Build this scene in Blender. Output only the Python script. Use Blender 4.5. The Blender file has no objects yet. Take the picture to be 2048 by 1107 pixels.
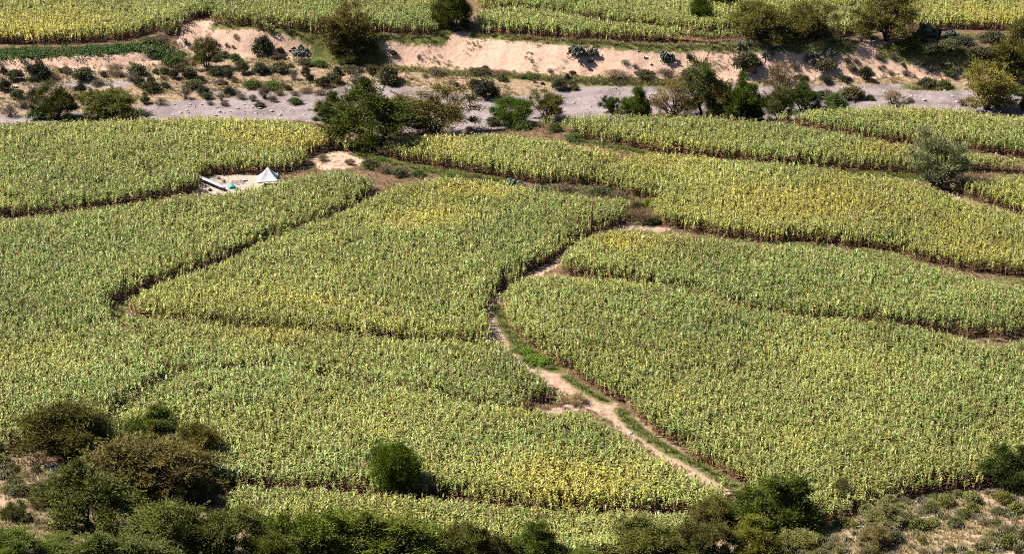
import bpy, math, random
import numpy as np
from mathutils import Vector, Matrix

SC = bpy.context.scene
COL = SC.collection
R = math.radians
rng = np.random.default_rng(7)
random.seed(7)

# ------------------------------------------------------------------ camera
F = 5200.0                      # focal length in pixels of the 2048 px wide photograph
CX, CY = 1024.0, 553.5
H = 133.0                       # height of the viewpoint above the valley floor
PITCH = R(21.0)
cam_d = bpy.data.cameras.new('camera')
cam = bpy.data.objects.new('camera', cam_d)
COL.objects.link(cam)
cam.location = (0, 0, H)
cam.rotation_euler = (R(90) - PITCH, 0, 0)
cam_d.sensor_width = 36.0
cam_d.lens = 36.0 * F / 2048.0
cam_d.clip_start = 1.0
cam_d.clip_end = 6000.0
SC.camera = cam

# ------------------------------------------------------------------ sky and sun
SUN_EL = R(50)
LIGHT = Vector((0.99, -0.11, 0)).normalized()          # horizontal travel of the sunlight
w = bpy.data.worlds.new("World")
SC.world = w
w.use_nodes = True
nt = w.node_tree
bg = nt.nodes['Background']
sky = nt.nodes.new('ShaderNodeTexSky')
sky.sky_type = 'NISHITA'
sky.sun_disc = False
sky.sun_elevation = SUN_EL
to_sun = -LIGHT
sky.sun_rotation = math.atan2(to_sun.x, to_sun.y)
nt.links.new(sky.outputs[0], bg.inputs[0])
bg.inputs[1].default_value = 0.05
sl = bpy.data.lights.new('sun', 'SUN')
sl.energy = 5.0
sl.angle = R(0.5)
sl.color = (1.0, 0.95, 0.86)
sun = bpy.data.objects.new('sun', sl)
COL.objects.link(sun)
ldir = Vector((LIGHT.x * math.cos(SUN_EL), LIGHT.y * math.cos(SUN_EL), -math.sin(SUN_EL)))
sun.rotation_euler = ldir.to_track_quat('-Z', 'Y').to_euler()
sun.location = (-200, 400, 300)

SC.view_settings.view_transform = 'Standard'
SC.view_settings.look = 'None'
SC.view_settings.exposure = 0.90
SC.view_settings.gamma = 1.0
SC.render.engine = 'CYCLES'
SC.cycles.max_bounces = 4
SC.cycles.diffuse_bounces = 0
SC.cycles.use_denoising = False
SC.cycles.pixel_filter_type = 'BLACKMAN_HARRIS'
SC.cycles.filter_width = 1.0
SC.cycles.glossy_bounces = 1
SC.cycles.transmission_bounces = 2
SC.cycles.transparent_max_bounces = 4
SC.cycles.caustics_reflective = False
SC.cycles.caustics_refractive = False

# ------------------------------------------------------------------ where things stand in the valley
cp, sp = math.cos(PITCH), math.sin(PITCH)

def ray(px, py):
    u = (np.asarray(px, float) - CX) / F
    v = (CY - np.asarray(py, float)) / F
    return u, cp + v * sp, -sp + v * cp

def at_z(px, py, z):
    dx, dy, dz = ray(px, py)
    t = (z - H) / dz
    return dx * t, dy * t

def px_per_m(x, y, z):
    return F / (y * cp + (H - z) * sp)

# ------------------------------------------------------------------ noise
def _hash(ix, iy, seed):
    n = (ix.astype(np.int64) * 374761393 + iy.astype(np.int64) * 668265263 + seed * 974634777) & 0xffffffff
    n = ((n ^ (n >> 13)) * 1274126177) & 0xffffffff
    return ((n ^ (n >> 16)) & 0xffff) / 65535.0

def vnoise(x, y, seed=0):
    x = np.asarray(x, float); y = np.asarray(y, float)
    ix = np.floor(x).astype(np.int64); iy = np.floor(y).astype(np.int64)
    fx = x - ix; fy = y - iy
    fx = fx * fx * (3 - 2 * fx); fy = fy * fy * (3 - 2 * fy)
    a = _hash(ix, iy, seed); b = _hash(ix + 1, iy, seed)
    c = _hash(ix, iy + 1, seed); d = _hash(ix + 1, iy + 1, seed)
    return (a * (1 - fx) + b * fx) * (1 - fy) + (c * (1 - fx) + d * fx) * fy

def fbm(x, y, seed=0, octaves=4):
    s = 0; a = 0.5; t = 0
    for k in range(octaves):
        s = s + a * vnoise(x * 2 ** k, y * 2 ** k, seed + k * 17); t += a; a *= 0.55
    return s / t

def smooth(a, b, x):
    t = np.clip((x - a) / (b - a), 0, 1)
    return t * t * (3 - 2 * t)

def in_poly(X, Y, poly):
    inside = np.zeros(X.shape, bool)
    n = len(poly)
    for i in range(n):
        x1, y1 = poly[i]; x2, y2 = poly[(i + 1) % n]
        if y1 == y2:
            continue
        c = ((y1 > Y) != (y2 > Y)) & (X < (x2 - x1) * (Y - y1) / (y2 - y1) + x1)
        inside ^= c
    return inside

def dist_line(X, Y, pts):
    d = np.full(X.shape, 1e9)
    for (x1, y1), (x2, y2) in zip(pts[:-1], pts[1:]):
        vx, vy = x2 - x1, y2 - y1
        L = vx * vx + vy * vy + 1e-9
        t = np.clip(((X - x1) * vx + (Y - y1) * vy) / L, 0, 1)
        d = np.minimum(d, np.hypot(X - x1 - t * vx, Y - y1 - t * vy))
    return d

# ------------------------------------------------------------------ the fields
CH = 2.45       # height of the maize canopy
def B(s): return [(float(a), float(b), 'b') for a, b in (p.split(',') for p in s.split())]    # foot of the crop is seen
# 'c' in a list: foot of the crop on the terrace level
def T(s): return [(float(a), float(b), 't') for a, b in (p.split(',') for p in s.split())]    # top of the crop is seen

FIELDS = [
 dict(z=0.2, tint=.30, label='maize field at left behind the white awning, below the dry river',
      pts=T('-160,250 -60,247 0,242 150,237 300,231 400,226 550,233 640,246 680,266 695,285') + B('700,300 650,303 610,318 618,335 575,346 545,350 480,348 425,350 398,362 396,382 300,405 150,428 0,440 -160,460')),
 dict(z=0.5, tint=.20, label='maize field sweeping along the left edge below the white awning',
      pts=T('-160,452 0,433 200,409 395,383 430,386 480,372 560,358 620,343 680,336 735,344 757,362') +
          B('752,388 735,398 690,432 600,463 535,490 470,516 380,554 300,578 215,613') + T('222,622 280,665 320,700 342,735 250,790 200,830') + B('60,895 0,905 -130,905')),
 dict(z=0.0, tint=.45, label='maize field in the centre left of the pole, ending at the winding path',
      pts=T('250,602 290,572 350,546 400,530 480,500 530,474 690,412 768,372 800,360 900,349 1000,357 1080,372 1150,386 1215,392') +
          B('1262,422 1256,440 1240,455 1190,471 1150,492 1110,522 1060,548 1010,577 977,605 972,640 982,690 900,697 800,689 700,683 600,675 500,667 400,657 300,645 250,632')),
 dict(z=-.5, tint=.25, label='maize field below the centre, pointed at its left end by a small bare spot',
      pts=T('240,620 300,626 400,636 500,644 600,651 700,661 800,669 900,673 985,674 1010,680 1040,710 1080,742 1110,770 1124,790') +
          B('1122,806 1060,808 1052,843 760,797 560,760 365,768 340,752') + T('318,700 280,660')),
 dict(z=-.6, tint=.24, label='broad maize field in front, with the round green tree at its lower edge',
      pts=T('345,740 365,735 560,724 760,762 1050,810 1110,815 1150,812 1200,830 1250,860 1300,895 1350,920 1400,945 1436,960') +
          B('1452,978 1445,1026 1400,1032 1200,1030 1000,1020 960,1014 870,999 740,994 700,990 560,984 430,980 300,975 150,935') + T('210,830 260,790')),
 dict(z=-1.2, tint=.35, label='narrow strip of maize nearest the camera behind the thorn bushes',
      pts=T('420,985 480,962 560,965 650,970 740,980 800,982 900,990 1000,1002 1200,1012 1400,1016') +
          B('1440,1030 1400,1055 1380,1080 1300,1110 1200,1150 1100,1150 700,1130 560,1085 430,1015')),
 dict(z=0.5, tint=.10, label='dark green maize field right of the path, notched at its lower right end',
      pts=T('1108,514 1150,477 1182,459 1240,450 1262,453 1310,456 1350,460 1450,474 1540,484 1600,485 1700,491 1800,503 1880,528 1980,554 2048,569 2200,592') +
          B('2200,655 2100,665 2048,672 1990,680 1960,676 1900,672 1800,656 1600,646 1500,630 1400,600 1250,572 1105,545')),
 dict(z=-.2, tint=.16, label='largest maize field, lower right between the path and the stony slope',
      pts=T('985,590 1003,572 1040,549 1100,541 1250,552 1400,576 1500,606 1600,626 1800,640 1900,660 1990,684 2048,670 2200,650') +
          B('2200,965 2050,965 1985,962 1960,978 1850,988 1750,1012 1690,1040 1620,1052 1540,1040 1478,968 1440,946 1400,926 1350,897 1300,866 1270,836 1258,812 1215,799 1175,776 1140,751 1105,726 1070,702 1045,686 1025,661 1005,626 995,605')),
 dict(z=0.4, tint=.75, label='yellowing maize strip in front of the large dark riverside trees',
      pts=T('742,284 800,270 900,262 1000,262 1080,271 1150,284 1230,295 1247,307') + B('1235,338 1165,372 1100,373 1000,358 900,342 800,327 745,308')),
 dict(z=0.0, tint=.70, label='wide yellow green maize field above the centre right',
      pts=T('1168,342 1250,305 1300,300 1400,306 1600,325 1750,343 1850,361 1900,380 1950,400 2048,425 2200,448') +
          B('2200,575 2048,557 1950,548 1822,522 1800,508 1700,496 1600,486 1540,488 1450,478 1350,460 1312,450 1306,425 1318,404 1270,398 1225,386 1168,372')),
 dict(z=0.6, tint=.50, label='long maize strip behind the willow, bordered by a grassy bank in front',
      pts=T('1083,236 1150,229 1200,223 1300,226 1400,228 1500,234 1570,241 1650,254 1750,271 1830,284 1930,298 2048,312 2200,324') +
          B('2200,358 2048,347 1920,346 1830,351 1750,345 1600,336 1500,326 1400,318 1300,306 1180,281 1085,256')),
 dict(z=0.9, tint=.30, label='maize strip at right edge directly below the dry river',
      pts=T('1558,224 1620,215 1700,209 1800,206 1900,209 1960,220 2048,226 2200,232') + B('2200,335 2048,318 1950,305 1830,294 1750,284 1650,266 1560,244')),
 dict(z=0.3, tint=.65, label='small wedge of maize at right edge in front of the willow',
      pts=T('1910,362 1950,349 2048,343 2200,345') + B('2200,470 2048,434 1960,406 1912,386')),
 dict(z=2.0, tint=.50, label='maize field in the top left corner above the green bean strip',
      pts=B('-220,95 -60,91 0,89 130,89 250,81 305,73') + [(348, 57, 'c'), (372, 46, 'c'), (400, 37, 'c'), (426, 36, 'c')] + T('440,-20 440,-110 -300,-110')),
 dict(z=4.5, tint=.30, label='maize field on the terrace above the pale bank, left of the dark gap tree',
      pts=B('424,47 530,58 640,63 760,68 872,72 884,50') + T('890,0 900,-110 424,-110 418,10')),
 dict(z=4.5, tint=.25, label='maize strip along the top of the pale bank, right of the dark gap tree',
      pts=B('946,66 1050,74 1150,81 1300,87 1440,87 1490,80') + T('1480,52 1400,58 1350,52 1270,42 1200,33 1100,17 1060,12 960,12')),
 dict(z=5.2, tint=.30, label='maize field at the top edge behind a dark furrow',
      pts=B('955,26 1060,28 1100,32 1200,48 1270,57 1350,67 1400,72 1480,66 1580,50 1730,46') + T('1740,0 1740,-110 950,-110')),
 dict(z=4.5, tint=.35, label='patch of maize between the olive pair of trees on the terrace',
      pts=B('1500,80 1560,83 1640,82 1690,76 1710,60') + T('1725,10 1600,15 1500,45')),
 dict(z=4.5, tint=.60, label='pale maize field in the top right corner behind the cactus',
      pts=B('1835,66 1900,60 1990,62 2060,66 2250,75') + T('2300,-110 1800,-110 1805,20')),
]
YELLOW = [(560,278,110,22,1.0),(640,285,40,14,1.0),(930,378,110,18,1.2),(870,430,110,25,.9),(1255,482,70,16,1.0),(1130,930,130,35,.7),(1150,970,120,25,.7),
          (120,30,150,25,.8),(20,60,60,15,.9),(600,600,160,20,.5),(560,655,160,15,.5),(1500,400,220,40,.4),(1750,400,200,40,.3),(60,720,120,30,.4),(860,300,100,20,.5),(1950,500,120,30,.5),
          (1980,30,140,25,.5),(1780,300,120,16,.5),(700,1000,120,15,.4)]
YW = []
for px, py, rx, ry, a in YELLOW:
    x, y = at_z(px, py, 2.3 if py > 150 else 6)
    x2, _ = at_z(px + rx, py, 2.3 if py > 150 else 6)
    _, y2 = at_z(px, py - ry, 2.3 if py > 150 else 6)
    YW.append((x, y, abs(x2 - x), abs(y2 - y), a))
GREENER = [(930,470,200,45),(720,720,260,30),(1750,560,300,40),(600,760,180,25),(700,900,200,40),(1500,600,300,60),(1600,800,300,60),(300,500,200,40),(1050,860,150,30)]
GW = []
for px, py, rx, ry in GREENER:
    x, y = at_z(px, py, 2.3)
    x2, _ = at_z(px + rx, py, 2.3); _, y2 = at_z(px, py - ry, 2.3)
    GW.append((x, y, abs(x2 - x), abs(y2 - y)))

for f in FIELDS:
    f['poly'] = [tuple(float(c) for c in at_z(a, b, 4.5 if k == 'c' else f['z'] + (CH if k == 't' else 0))) for a, b, k in f['pts']]

# ------------------------------------------------------------------ terrain heights
GS = 0.6
gx = np.arange(-132, 132.01, GS)
gy = np.arange(205, 600.01, GS)
GX, GY = np.meshgrid(gx, gy)
known = np.full(GX.shape, np.nan)

def wpoly(s, z):
    return [tuple(float(c) for c in at_z(float(a), float(b), z)) for a, b in (p.split(',') for p in s.split())]

def set_line(s, z, width=0.5):
    known[dist_line(GX, GY, wpoly(s, z)) < width] = z

RIVER = wpoly('-200,232 0,230 150,226 270,214 330,205 450,196 560,193 640,186 700,169 800,173 940,191 1010,194 1080,189 1120,181 1180,172 1300,174 1450,176 1600,172 1750,172 1850,168 1950,181 2048,186 2250,190 '
              '2250,240 2048,236 1960,226 1900,222 1700,225 1550,240 1400,246 1200,240 1090,246 1030,253 960,264 900,272 800,264 700,256 600,242 400,242 200,242 -200,255', -1.0)
river_in = in_poly(GX, GY, RIVER)
known[river_in] = -1.0
known[GY > 488] = 4.6
CREST = '345,64 370,49 400,41 430,45 530,58 640,63 760,72 880,74 920,63 945,65 1000,72 1150,85 1300,92 1480,95 1600,93 1700,92 1745,79 1770,85 1850,97 1960,105 2060,113 2250,122'
CRESTW = wpoly(CREST, 4.5)
TOE = '-220,138 0,135 150,132 250,129 330,117 420,114 520,112 640,116 760,128 900,137 1100,150 1300,155 1450,160 1600,158 1800,150 1900,155 2250,168'
TOEW = wpoly(TOE, 0.0)
cx = np.array([p[0] for p in CRESTW]); cyw = np.array([p[1] for p in CRESTW])
crest_y = np.interp(GX, cx, cyw)
terrace = (GY >= crest_y) & (GX > cx[0] + 1)
known[terrace] = 4.5
river_known = known.copy()
set_line(TOE, 0.0)
set_line('-220,120 0,117 150,114 250,111 305,103', 1.4)
set_line('-220,150 0,150 200,147 400,140', 0.1)
for f in FIELDS:
    m = in_poly(GX, GY, f['poly'])
    if f['z'] < 1.9:
        m &= ~terrace & (GY < 480)
    f['mask'] = m
    if f['z'] == 2.0:
        m = m & (GX < cx[0] - 9)
    known[m] = f['z']
# slope of the hill the view is taken from
HILL = at_z(*np.array([(-300, 880), (-150, 885), (0, 912), (100, 930), (170, 950), (300, 985), (420, 1010), (600, 1075), (800, 1110), (1000, 1120), (1200, 1108), (1400, 1065), (1500, 1052), (1600, 1050), (1690, 1025), (1800, 1002), (1960, 982), (2048, 972), (2300, 955)], float).T, -0.5)
hill_y = np.interp(GX, HILL[0], HILL[1])
hill_d = hill_y - GY
hm = hill_d > 0
known[hm] = -0.5 + 0.16 * hill_d[hm] + 0.0016 * hill_d[hm] ** 2

def diffuse(known, iters):
    levels = [known]
    while min(levels[-1].shape) > 40:
        k = levels[-1]
        h2, w2 = (k.shape[0] + 1) // 2, (k.shape[1] + 1) // 2
        p = np.full((h2 * 2, w2 * 2), np.nan); p[:k.shape[0], :k.shape[1]] = k
        p = p.reshape(h2, 2, w2, 2)
        c = (~np.isnan(p)).sum((1, 3)); s = np.nansum(p, (1, 3))
        levels.append(np.where(c > 0, s / np.maximum(c, 1), np.nan))
    z = None
    for k in reversed(levels):
        isk = ~np.isnan(k)
        if z is None:
            z = np.where(isk, k, np.nanmean(k))
        else:
            z = np.repeat(np.repeat(z, 2, 0), 2, 1)[:k.shape[0], :k.shape[1]]
            z = np.where(isk, k, z)
        for _ in range(iters):
            p = np.pad(z, 1, mode='edge')
            a = 0.25 * (p[:-2, 1:-1] + p[2:, 1:-1] + p[1:-1, :-2] + p[1:-1, 2:])
            z = np.where(isk, k, a)
    return z

Z = diffuse(known, 60)
for _ in range(2):
    p = np.pad(Z, 1, mode='edge')
    Z = 0.5 * Z + 0.125 * (p[:-2, 1:-1] + p[2:, 1:-1] + p[1:-1, :-2] + p[1:-1, 2:])

field_any = np.zeros(GX.shape, bool)
for f in FIELDS:
    field_any |= f['mask']
toe_y = np.interp(GX, [p[0] for p in TOEW], [p[1] for p in TOEW])
bank = (GY > toe_y - 0.5) & (GY < crest_y + 0.6) & (GX > cx[0] - 2)
leftbank_poly = wpoly('-220,139 0,137 150,134 250,131 340,118 330,103 250,110 150,112 0,115 -220,117', 0.8)
bank |= in_poly(GX, GY, leftbank_poly) & ~field_any
NEARR = wpoly('-200,255 200,242 400,242 600,242 700,256 800,264 900,272 960,264 1030,253 1090,246 1200,240 1400,246 1550,240 1700,225 1900,222 2048,236 2250,240', -1.2)
neary = np.interp(GX, [p[0] for p in NEARR], [p[1] for p in NEARR])
scrub = (GY < toe_y) & ~river_in & (GY > neary) & ~field_any

amp = np.where(field_any, 0.04, 0.10)
amp = np.where(scrub, 0.45, amp)
amp = np.where(bank, 0.7, amp)
amp = np.where(river_in, 0.35, amp)
amp = np.where(hm & ~field_any, 0.55, amp)
for _ in range(4):
    p = np.pad(amp, 1, mode='edge')
    amp = 0.2 * (p[:-2, 1:-1] + p[2:, 1:-1] + p[1:-1, :-2] + p[1:-1, 2:] + amp)
Z = Z + amp * (fbm(GX / 3.5, GY / 3.5, 3, 4) - 0.5) + amp * 0.5 * (fbm(GX / 1.1, GY / 2.0, 9, 2) - 0.5)
# gullies running down the bank
Z = Z - np.where(bank, 0.35 * np.abs(fbm(GX / 2.2, GY / 9.0, 21, 3) - 0.5) * 2, 0)

def ground_z(x, y):
    fx = np.clip((np.asarray(x, float) - gx[0]) / GS, 0, len(gx) - 1.001)
    fy = np.clip((np.asarray(y, float) - gy[0]) / GS, 0, len(gy) - 1.001)
    ix = fx.astype(int); iy = fy.astype(int)
    tx = fx - ix; ty = fy - iy
    return (Z[iy, ix] * (1 - tx) + Z[iy, ix + 1] * tx) * (1 - ty) + (Z[iy + 1, ix] * (1 - tx) + Z[iy + 1, ix + 1] * tx) * ty

def ground_at(px, py):
    dx, dy, dz = (float(a) for a in ray(px, py))
    t = (8 - H) / dz
    for _ in range(4000):
        x, y, z = dx * t, dy * t, H + dz * t
        if z <= float(ground_z(x, y)):
            break
        t += 0.15
    return Vector((x, y, float(ground_z(x, y))))

# ------------------------------------------------------------------ materials
def new_mat(name):
    m = bpy.data.materials.new(name); m.use_nodes = True
    m.node_tree.nodes.clear()
    return m, m.node_tree.nodes, m.node_tree.links

def N(nodes, t, **kw):
    n = nodes.new(t)
    for k, v in kw.items():
        setattr(n, k, v)
    return n

def mixc(nodes, links, a, b, f, mode='MIX'):
    n = nodes.new('ShaderNodeMix'); n.data_type = 'RGBA'; n.blend_type = mode
    for sock, v in ((n.inputs['Factor'], f), (n.inputs[6], a), (n.inputs[7], b)):
        if isinstance(v, (int, float)):
            sock.default_value = v
        elif isinstance(v, (tuple, list)):
            sock.default_value = (*v[:3], 1)
        else:
            links.new(v, sock)
    return n.outputs[2]

def math_n(nodes, links, op, a, b=None):
    n = nodes.new('ShaderNodeMath'); n.operation = op
    for i, v in enumerate((a, b)):
        if v is None: continue
        if isinstance(v, (int, float)): n.inputs[i].default_value = v
        else: links.new(v, n.inputs[i])
    return n.outputs[0]

def noise_n(nodes, links, vec, scale, detail=4, rough=0.6):
    n = nodes.new('ShaderNodeTexNoise'); n.inputs['Scale'].default_value = scale
    n.inputs['Detail'].default_value = detail; n.inputs['Roughness'].default_value = rough
    if vec is not None: links.new(vec, n.inputs['Vector'])
    return n.outputs['Fac']

def ramp(nodes, links, fac, stops):
    n = nodes.new('ShaderNodeValToRGB')
    e = n.color_ramp.elements
    while len(e) < len(stops): e.new(0.5)
    for el, (p, c) in zip(e, stops):
        el.position = p
        el.color = (*c, 1) if isinstance(c, tuple) else (c, c, c, 1)
    links.new(fac, n.inputs[0])
    return n.outputs[0]

def leaf_mat(name, transl=0.25, rough=0.5, spec=0.25, use='object'):
    """Leaves: colour of the object (or of the mesh), varied leaf by leaf."""
    m, n, l = new_mat(name)
    out = N(n, 'ShaderNodeOutputMaterial')
    lv = N(n, 'ShaderNodeAttribute', attribute_name='lv')
    if use == 'object':
        oi = N(n, 'ShaderNodeObjectInfo'); base = oi.outputs['Color']
    else:
        a = N(n, 'ShaderNodeAttribute', attribute_name='col'); base = a.outputs['Color']
        if use == 'crop':
            ti = N(n, 'ShaderNodeAttribute', attribute_name='tint', attribute_type='INSTANCER')
            br = N(n, 'ShaderNodeAttribute', attribute_name='bri', attribute_type='INSTANCER')
            up = N(n, 'ShaderNodeAttribute', attribute_name='up')
            f = math_n(n, l, 'MULTIPLY', ti.outputs['Fac'], up.outputs['Fac'])
            base = mixc(n, l, base, YELLOW_LEAF, f)
            base = mixc(n, l, base, br.outputs['Fac'], 1.0, 'MULTIPLY')
        if use == 'tuft':
            ti = N(n, 'ShaderNodeAttribute', attribute_name='tint', attribute_type='INSTANCER')
            base = mixc(n, l, base, (0.44, 0.32, 0.17), ti.outputs['Fac'])
    v = math_n(n, l, 'MULTIPLY_ADD', lv.outputs['Fac'], 1.2)
    v.node.inputs[2].default_value = 0.4
    col = mixc(n, l, base, v, 1.0, 'MULTIPLY')
    p = N(n, 'ShaderNodeBsdfPrincipled')
    l.new(col, p.inputs['Base Color']); p.inputs['Roughness'].default_value = rough
    p.inputs['Specular IOR Level'].default_value = spec
    t = N(n, 'ShaderNodeBsdfTranslucent'); l.new(col, t.inputs['Color'])
    mx = N(n, 'ShaderNodeMixShader'); mx.inputs[0].default_value = transl
    l.new(p.outputs[0], mx.inputs[1]); l.new(t.outputs[0], mx.inputs[2])
    l.new(mx.outputs[0], out.inputs['Surface'])
    return m

YELLOW_LEAF = (0.66, 0.56, 0.085)
M_CROP = leaf_mat('maize_leaf', 0.12, 0.45, 0.3, 'crop')
M_LEAF = leaf_mat('tree_leaf', 0.18, 0.6, 0.15, 'object')
M_TUFT = leaf_mat('grass_blade', 0.25, 0.6, 0.1, 'tuft')

def simple_mat(name, c1, c2, scale=6, rough=0.9, bump=0.3, spec=0.2):
    m, n, l = new_mat(name)
    out = N(n, 'ShaderNodeOutputMaterial'); p = N(n, 'ShaderNodeBsdfPrincipled')
    tc = N(n, 'ShaderNodeTexCoord')
    f = noise_n(n, l, tc.outputs['Object'], scale)
    c = ramp(n, l, f, [(0.3, c1), (0.7, c2)])
    l.new(c, p.inputs['Base Color']); p.inputs['Roughness'].default_value = rough
    p.inputs['Specular IOR Level'].default_value = spec
    if bump:
        b = N(n, 'ShaderNodeBump'); b.inputs['Strength'].default_value = bump; b.inputs['Distance'].default_value = 0.05
        l.new(f, b.inputs['Height']); l.new(b.outputs[0], p.inputs['Normal'])
    l.new(p.outputs[0], out.inputs['Surface'])
    return m

M_BARK = simple_mat('bark', (0.035, 0.025, 0.018), (0.11, 0.085, 0.065), 5)
M_TWIG = simple_mat('twig', (0.10, 0.075, 0.06), (0.22, 0.17, 0.14), 5)
M_POLE = simple_mat('pole_wood', (0.13, 0.065, 0.055), (0.24, 0.14, 0.12), 4)
M_METAL = simple_mat('pole_iron', (0.12, 0.11, 0.11), (0.2, 0.19, 0.19), 4, 0.5)
M_GLASS = simple_mat('insulator', (0.35, 0.33, 0.32), (0.5, 0.48, 0.46), 4, 0.3, 0)
M_CANVAS = simple_mat('white_canvas', (0.78, 0.77, 0.74), (0.84, 0.83, 0.80), 1.5, 0.8, 0.1)
M_BOARD = simple_mat('white_sheet', (0.66, 0.68, 0.72), (0.8, 0.82, 0.85), 2, 0.6, 0.1)
M_TURQ = simple_mat('turquoise_cloth', (0.02, 0.40, 0.42), (0.03, 0.52, 0.50), 3, 0.6, 0.1)
M_BLUE = simple_mat('blue_plastic', (0.12, 0.36, 0.72), (0.18, 0.42, 0.8), 3, 0.5, 0)
M_PURPLE = simple_mat('mauve_plastic', (0.33, 0.13, 0.30), (0.45, 0.2, 0.42), 3, 0.5, 0)
M_GREENCLOTH = simple_mat('green_cloth', (0.03, 0.20, 0.07), (0.05, 0.3, 0.1), 3, 0.7, 0.1)
M_RED = simple_mat('red_plastic', (0.5, 0.05, 0.03), (0.6, 0.08, 0.05), 3, 0.5, 0)
M_DARKCLOTH = simple_mat('dark_cloth', (0.03, 0.012, 0.015), (0.09, 0.04, 0.04), 6)
M_STONE = simple_mat('pale_stone', (0.30, 0.26, 0.25), (0.52, 0.48, 0.46), 3, 0.9, 0.5)
M_LITTER = simple_mat('white_litter', (0.7, 0.72, 0.76), (0.85, 0.85, 0.86), 3, 0.5, 0)
M_PAD = simple_mat('cactus_pad', (0.050, 0.064, 0.043), (0.16, 0.18, 0.14), 2.2, 0.5, 0.1, 0.5)
M_PADP = simple_mat('pale_cactus_pad', (0.16, 0.19, 0.18), (0.36, 0.38, 0.37), 2.2, 0.5, 0.1, 0.5)
M_AGAVE = simple_mat('agave_leaf', (0.050, 0.074, 0.058), (0.17, 0.21, 0.175), 1.5, 0.45, 0, 0.5)
M_AGAVED = simple_mat('withered_agave_leaf', (0.35, 0.27, 0.2), (0.5, 0.42, 0.34), 1.5, 0.7, 0)
M_STEM = simple_mat('cactus_stem', (0.08, 0.09, 0.045), (0.27, 0.26, 0.16), 3, 0.7, 0.2)

def ground_mat():
    m, n, l = new_mat('valley_ground')
    out = N(n, 'ShaderNodeOutputMaterial'); p = N(n, 'ShaderNodeBsdfPrincipled')
    geo = N(n, 'ShaderNodeNewGeometry'); pos = geo.outputs['Position']
    def at(name):
        return N(n, 'ShaderNodeAttribute', attribute_name=name).outputs['Fac']
    big = noise_n(n, l, pos, 0.25, 5, 0.6)
    mid = noise_n(n, l, pos, 1.3, 5, 0.65)
    fine = noise_n(n, l, pos, 5.0, 4, 0.7)
    soil = ramp(n, l, mid, [(0.3, (0.10, 0.060, 0.038)), (0.55, (0.19, 0.115, 0.072)), (0.75, (0.27, 0.18, 0.12))])
    bankc = ramp(n, l, mid, [(0.25, (0.42, 0.255, 0.18)), (0.5, (0.55, 0.358, 0.262)), (0.75, (0.63, 0.43, 0.325))])
    pathc = ramp(n, l, mid, [(0.28, (0.24, 0.145, 0.095)), (0.5, (0.43, 0.285, 0.205)), (0.72, (0.62, 0.45, 0.36))])
    grav = ramp(n, l, fine, [(0.3, (0.13, 0.105, 0.105)), (0.45, (0.275, 0.23, 0.225)), (0.58, (0.36, 0.30, 0.295)), (0.70, (0.66, 0.60, 0.59))])
    grav2 = ramp(n, l, big, [(0.35, (0.62, 0.56, 0.56)), (0.6, (1.05, 1.0, 0.98))])
    grav = mixc(n, l, grav, grav2, 1.0, 'MULTIPLY')
    scr = ramp(n, l, mid, [(0.28, (0.12, 0.09, 0.045)), (0.45, (0.26, 0.18, 0.105)), (0.6, (0.40, 0.275, 0.19)), (0.78, (0.50, 0.37, 0.27))])
    grs = ramp(n, l, mid, [(0.3, (0.06, 0.07, 0.02)), (0.55, (0.13, 0.14, 0.04)), (0.75, (0.26, 0.21, 0.09))])
    hil = ramp(n, l, mid, [(0.25, (0.22, 0.15, 0.085)), (0.5, (0.42, 0.285, 0.185)), (0.75, (0.56, 0.39, 0.275))])
    straw = ramp(n, l, fine, [(0.3, (0.26, 0.17, 0.12)), (0.52, (0.48, 0.37, 0.29)), (0.72, (0.76, 0.69, 0.63))])
    c = soil
    for nm, col in (('scrub', scr), ('bank', bankc), ('hill', hil), ('gravel', grav), ('path', pathc), ('straw', straw), ('grass', grs)):
        f = at(nm)
        # ragged edges where one ground gives way to another
        f2 = math_n(n, l, 'MULTIPLY_ADD', math_n(n, l, 'SUBTRACT', mid, 0.5), 1.6)
        l.new(f, f2.node.inputs[2])
        f3 = ramp(n, l, f2, [(0.38, 0.0), (0.62, 1.0)])
        keep = math_n(n, l, 'GREATER_THAN', f, 0.02)
        c = mixc(n, l, c, col, math_n(n, l, 'MULTIPLY', f3, keep))
    speck = ramp(n, l, noise_n(n, l, pos, 3.1, 3, 0.6), [(0.64, 1.0), (0.72, 0.62)])
    c = mixc(n, l, c, speck, 0.7, 'MULTIPLY')
    l.new(c, p.inputs['Base Color'])
    p.inputs['Roughness'].default_value = 0.95; p.inputs['Specular IOR Level'].default_value = 0.1
    hsum = math_n(n, l, 'ADD', math_n(n, l, 'MULTIPLY', mid, 1.0), math_n(n, l, 'MULTIPLY', fine, 0.5))
    b = N(n, 'ShaderNodeBump'); b.inputs['Strength'].default_value = 0.8; b.inputs['Distance'].default_value = 0.22
    l.new(hsum, b.inputs['Height']); l.new(b.outputs[0], p.inputs['Normal'])
    l.new(p.outputs[0], out.inputs['Surface'])
    return m
M_GROUND = ground_mat()

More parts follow.
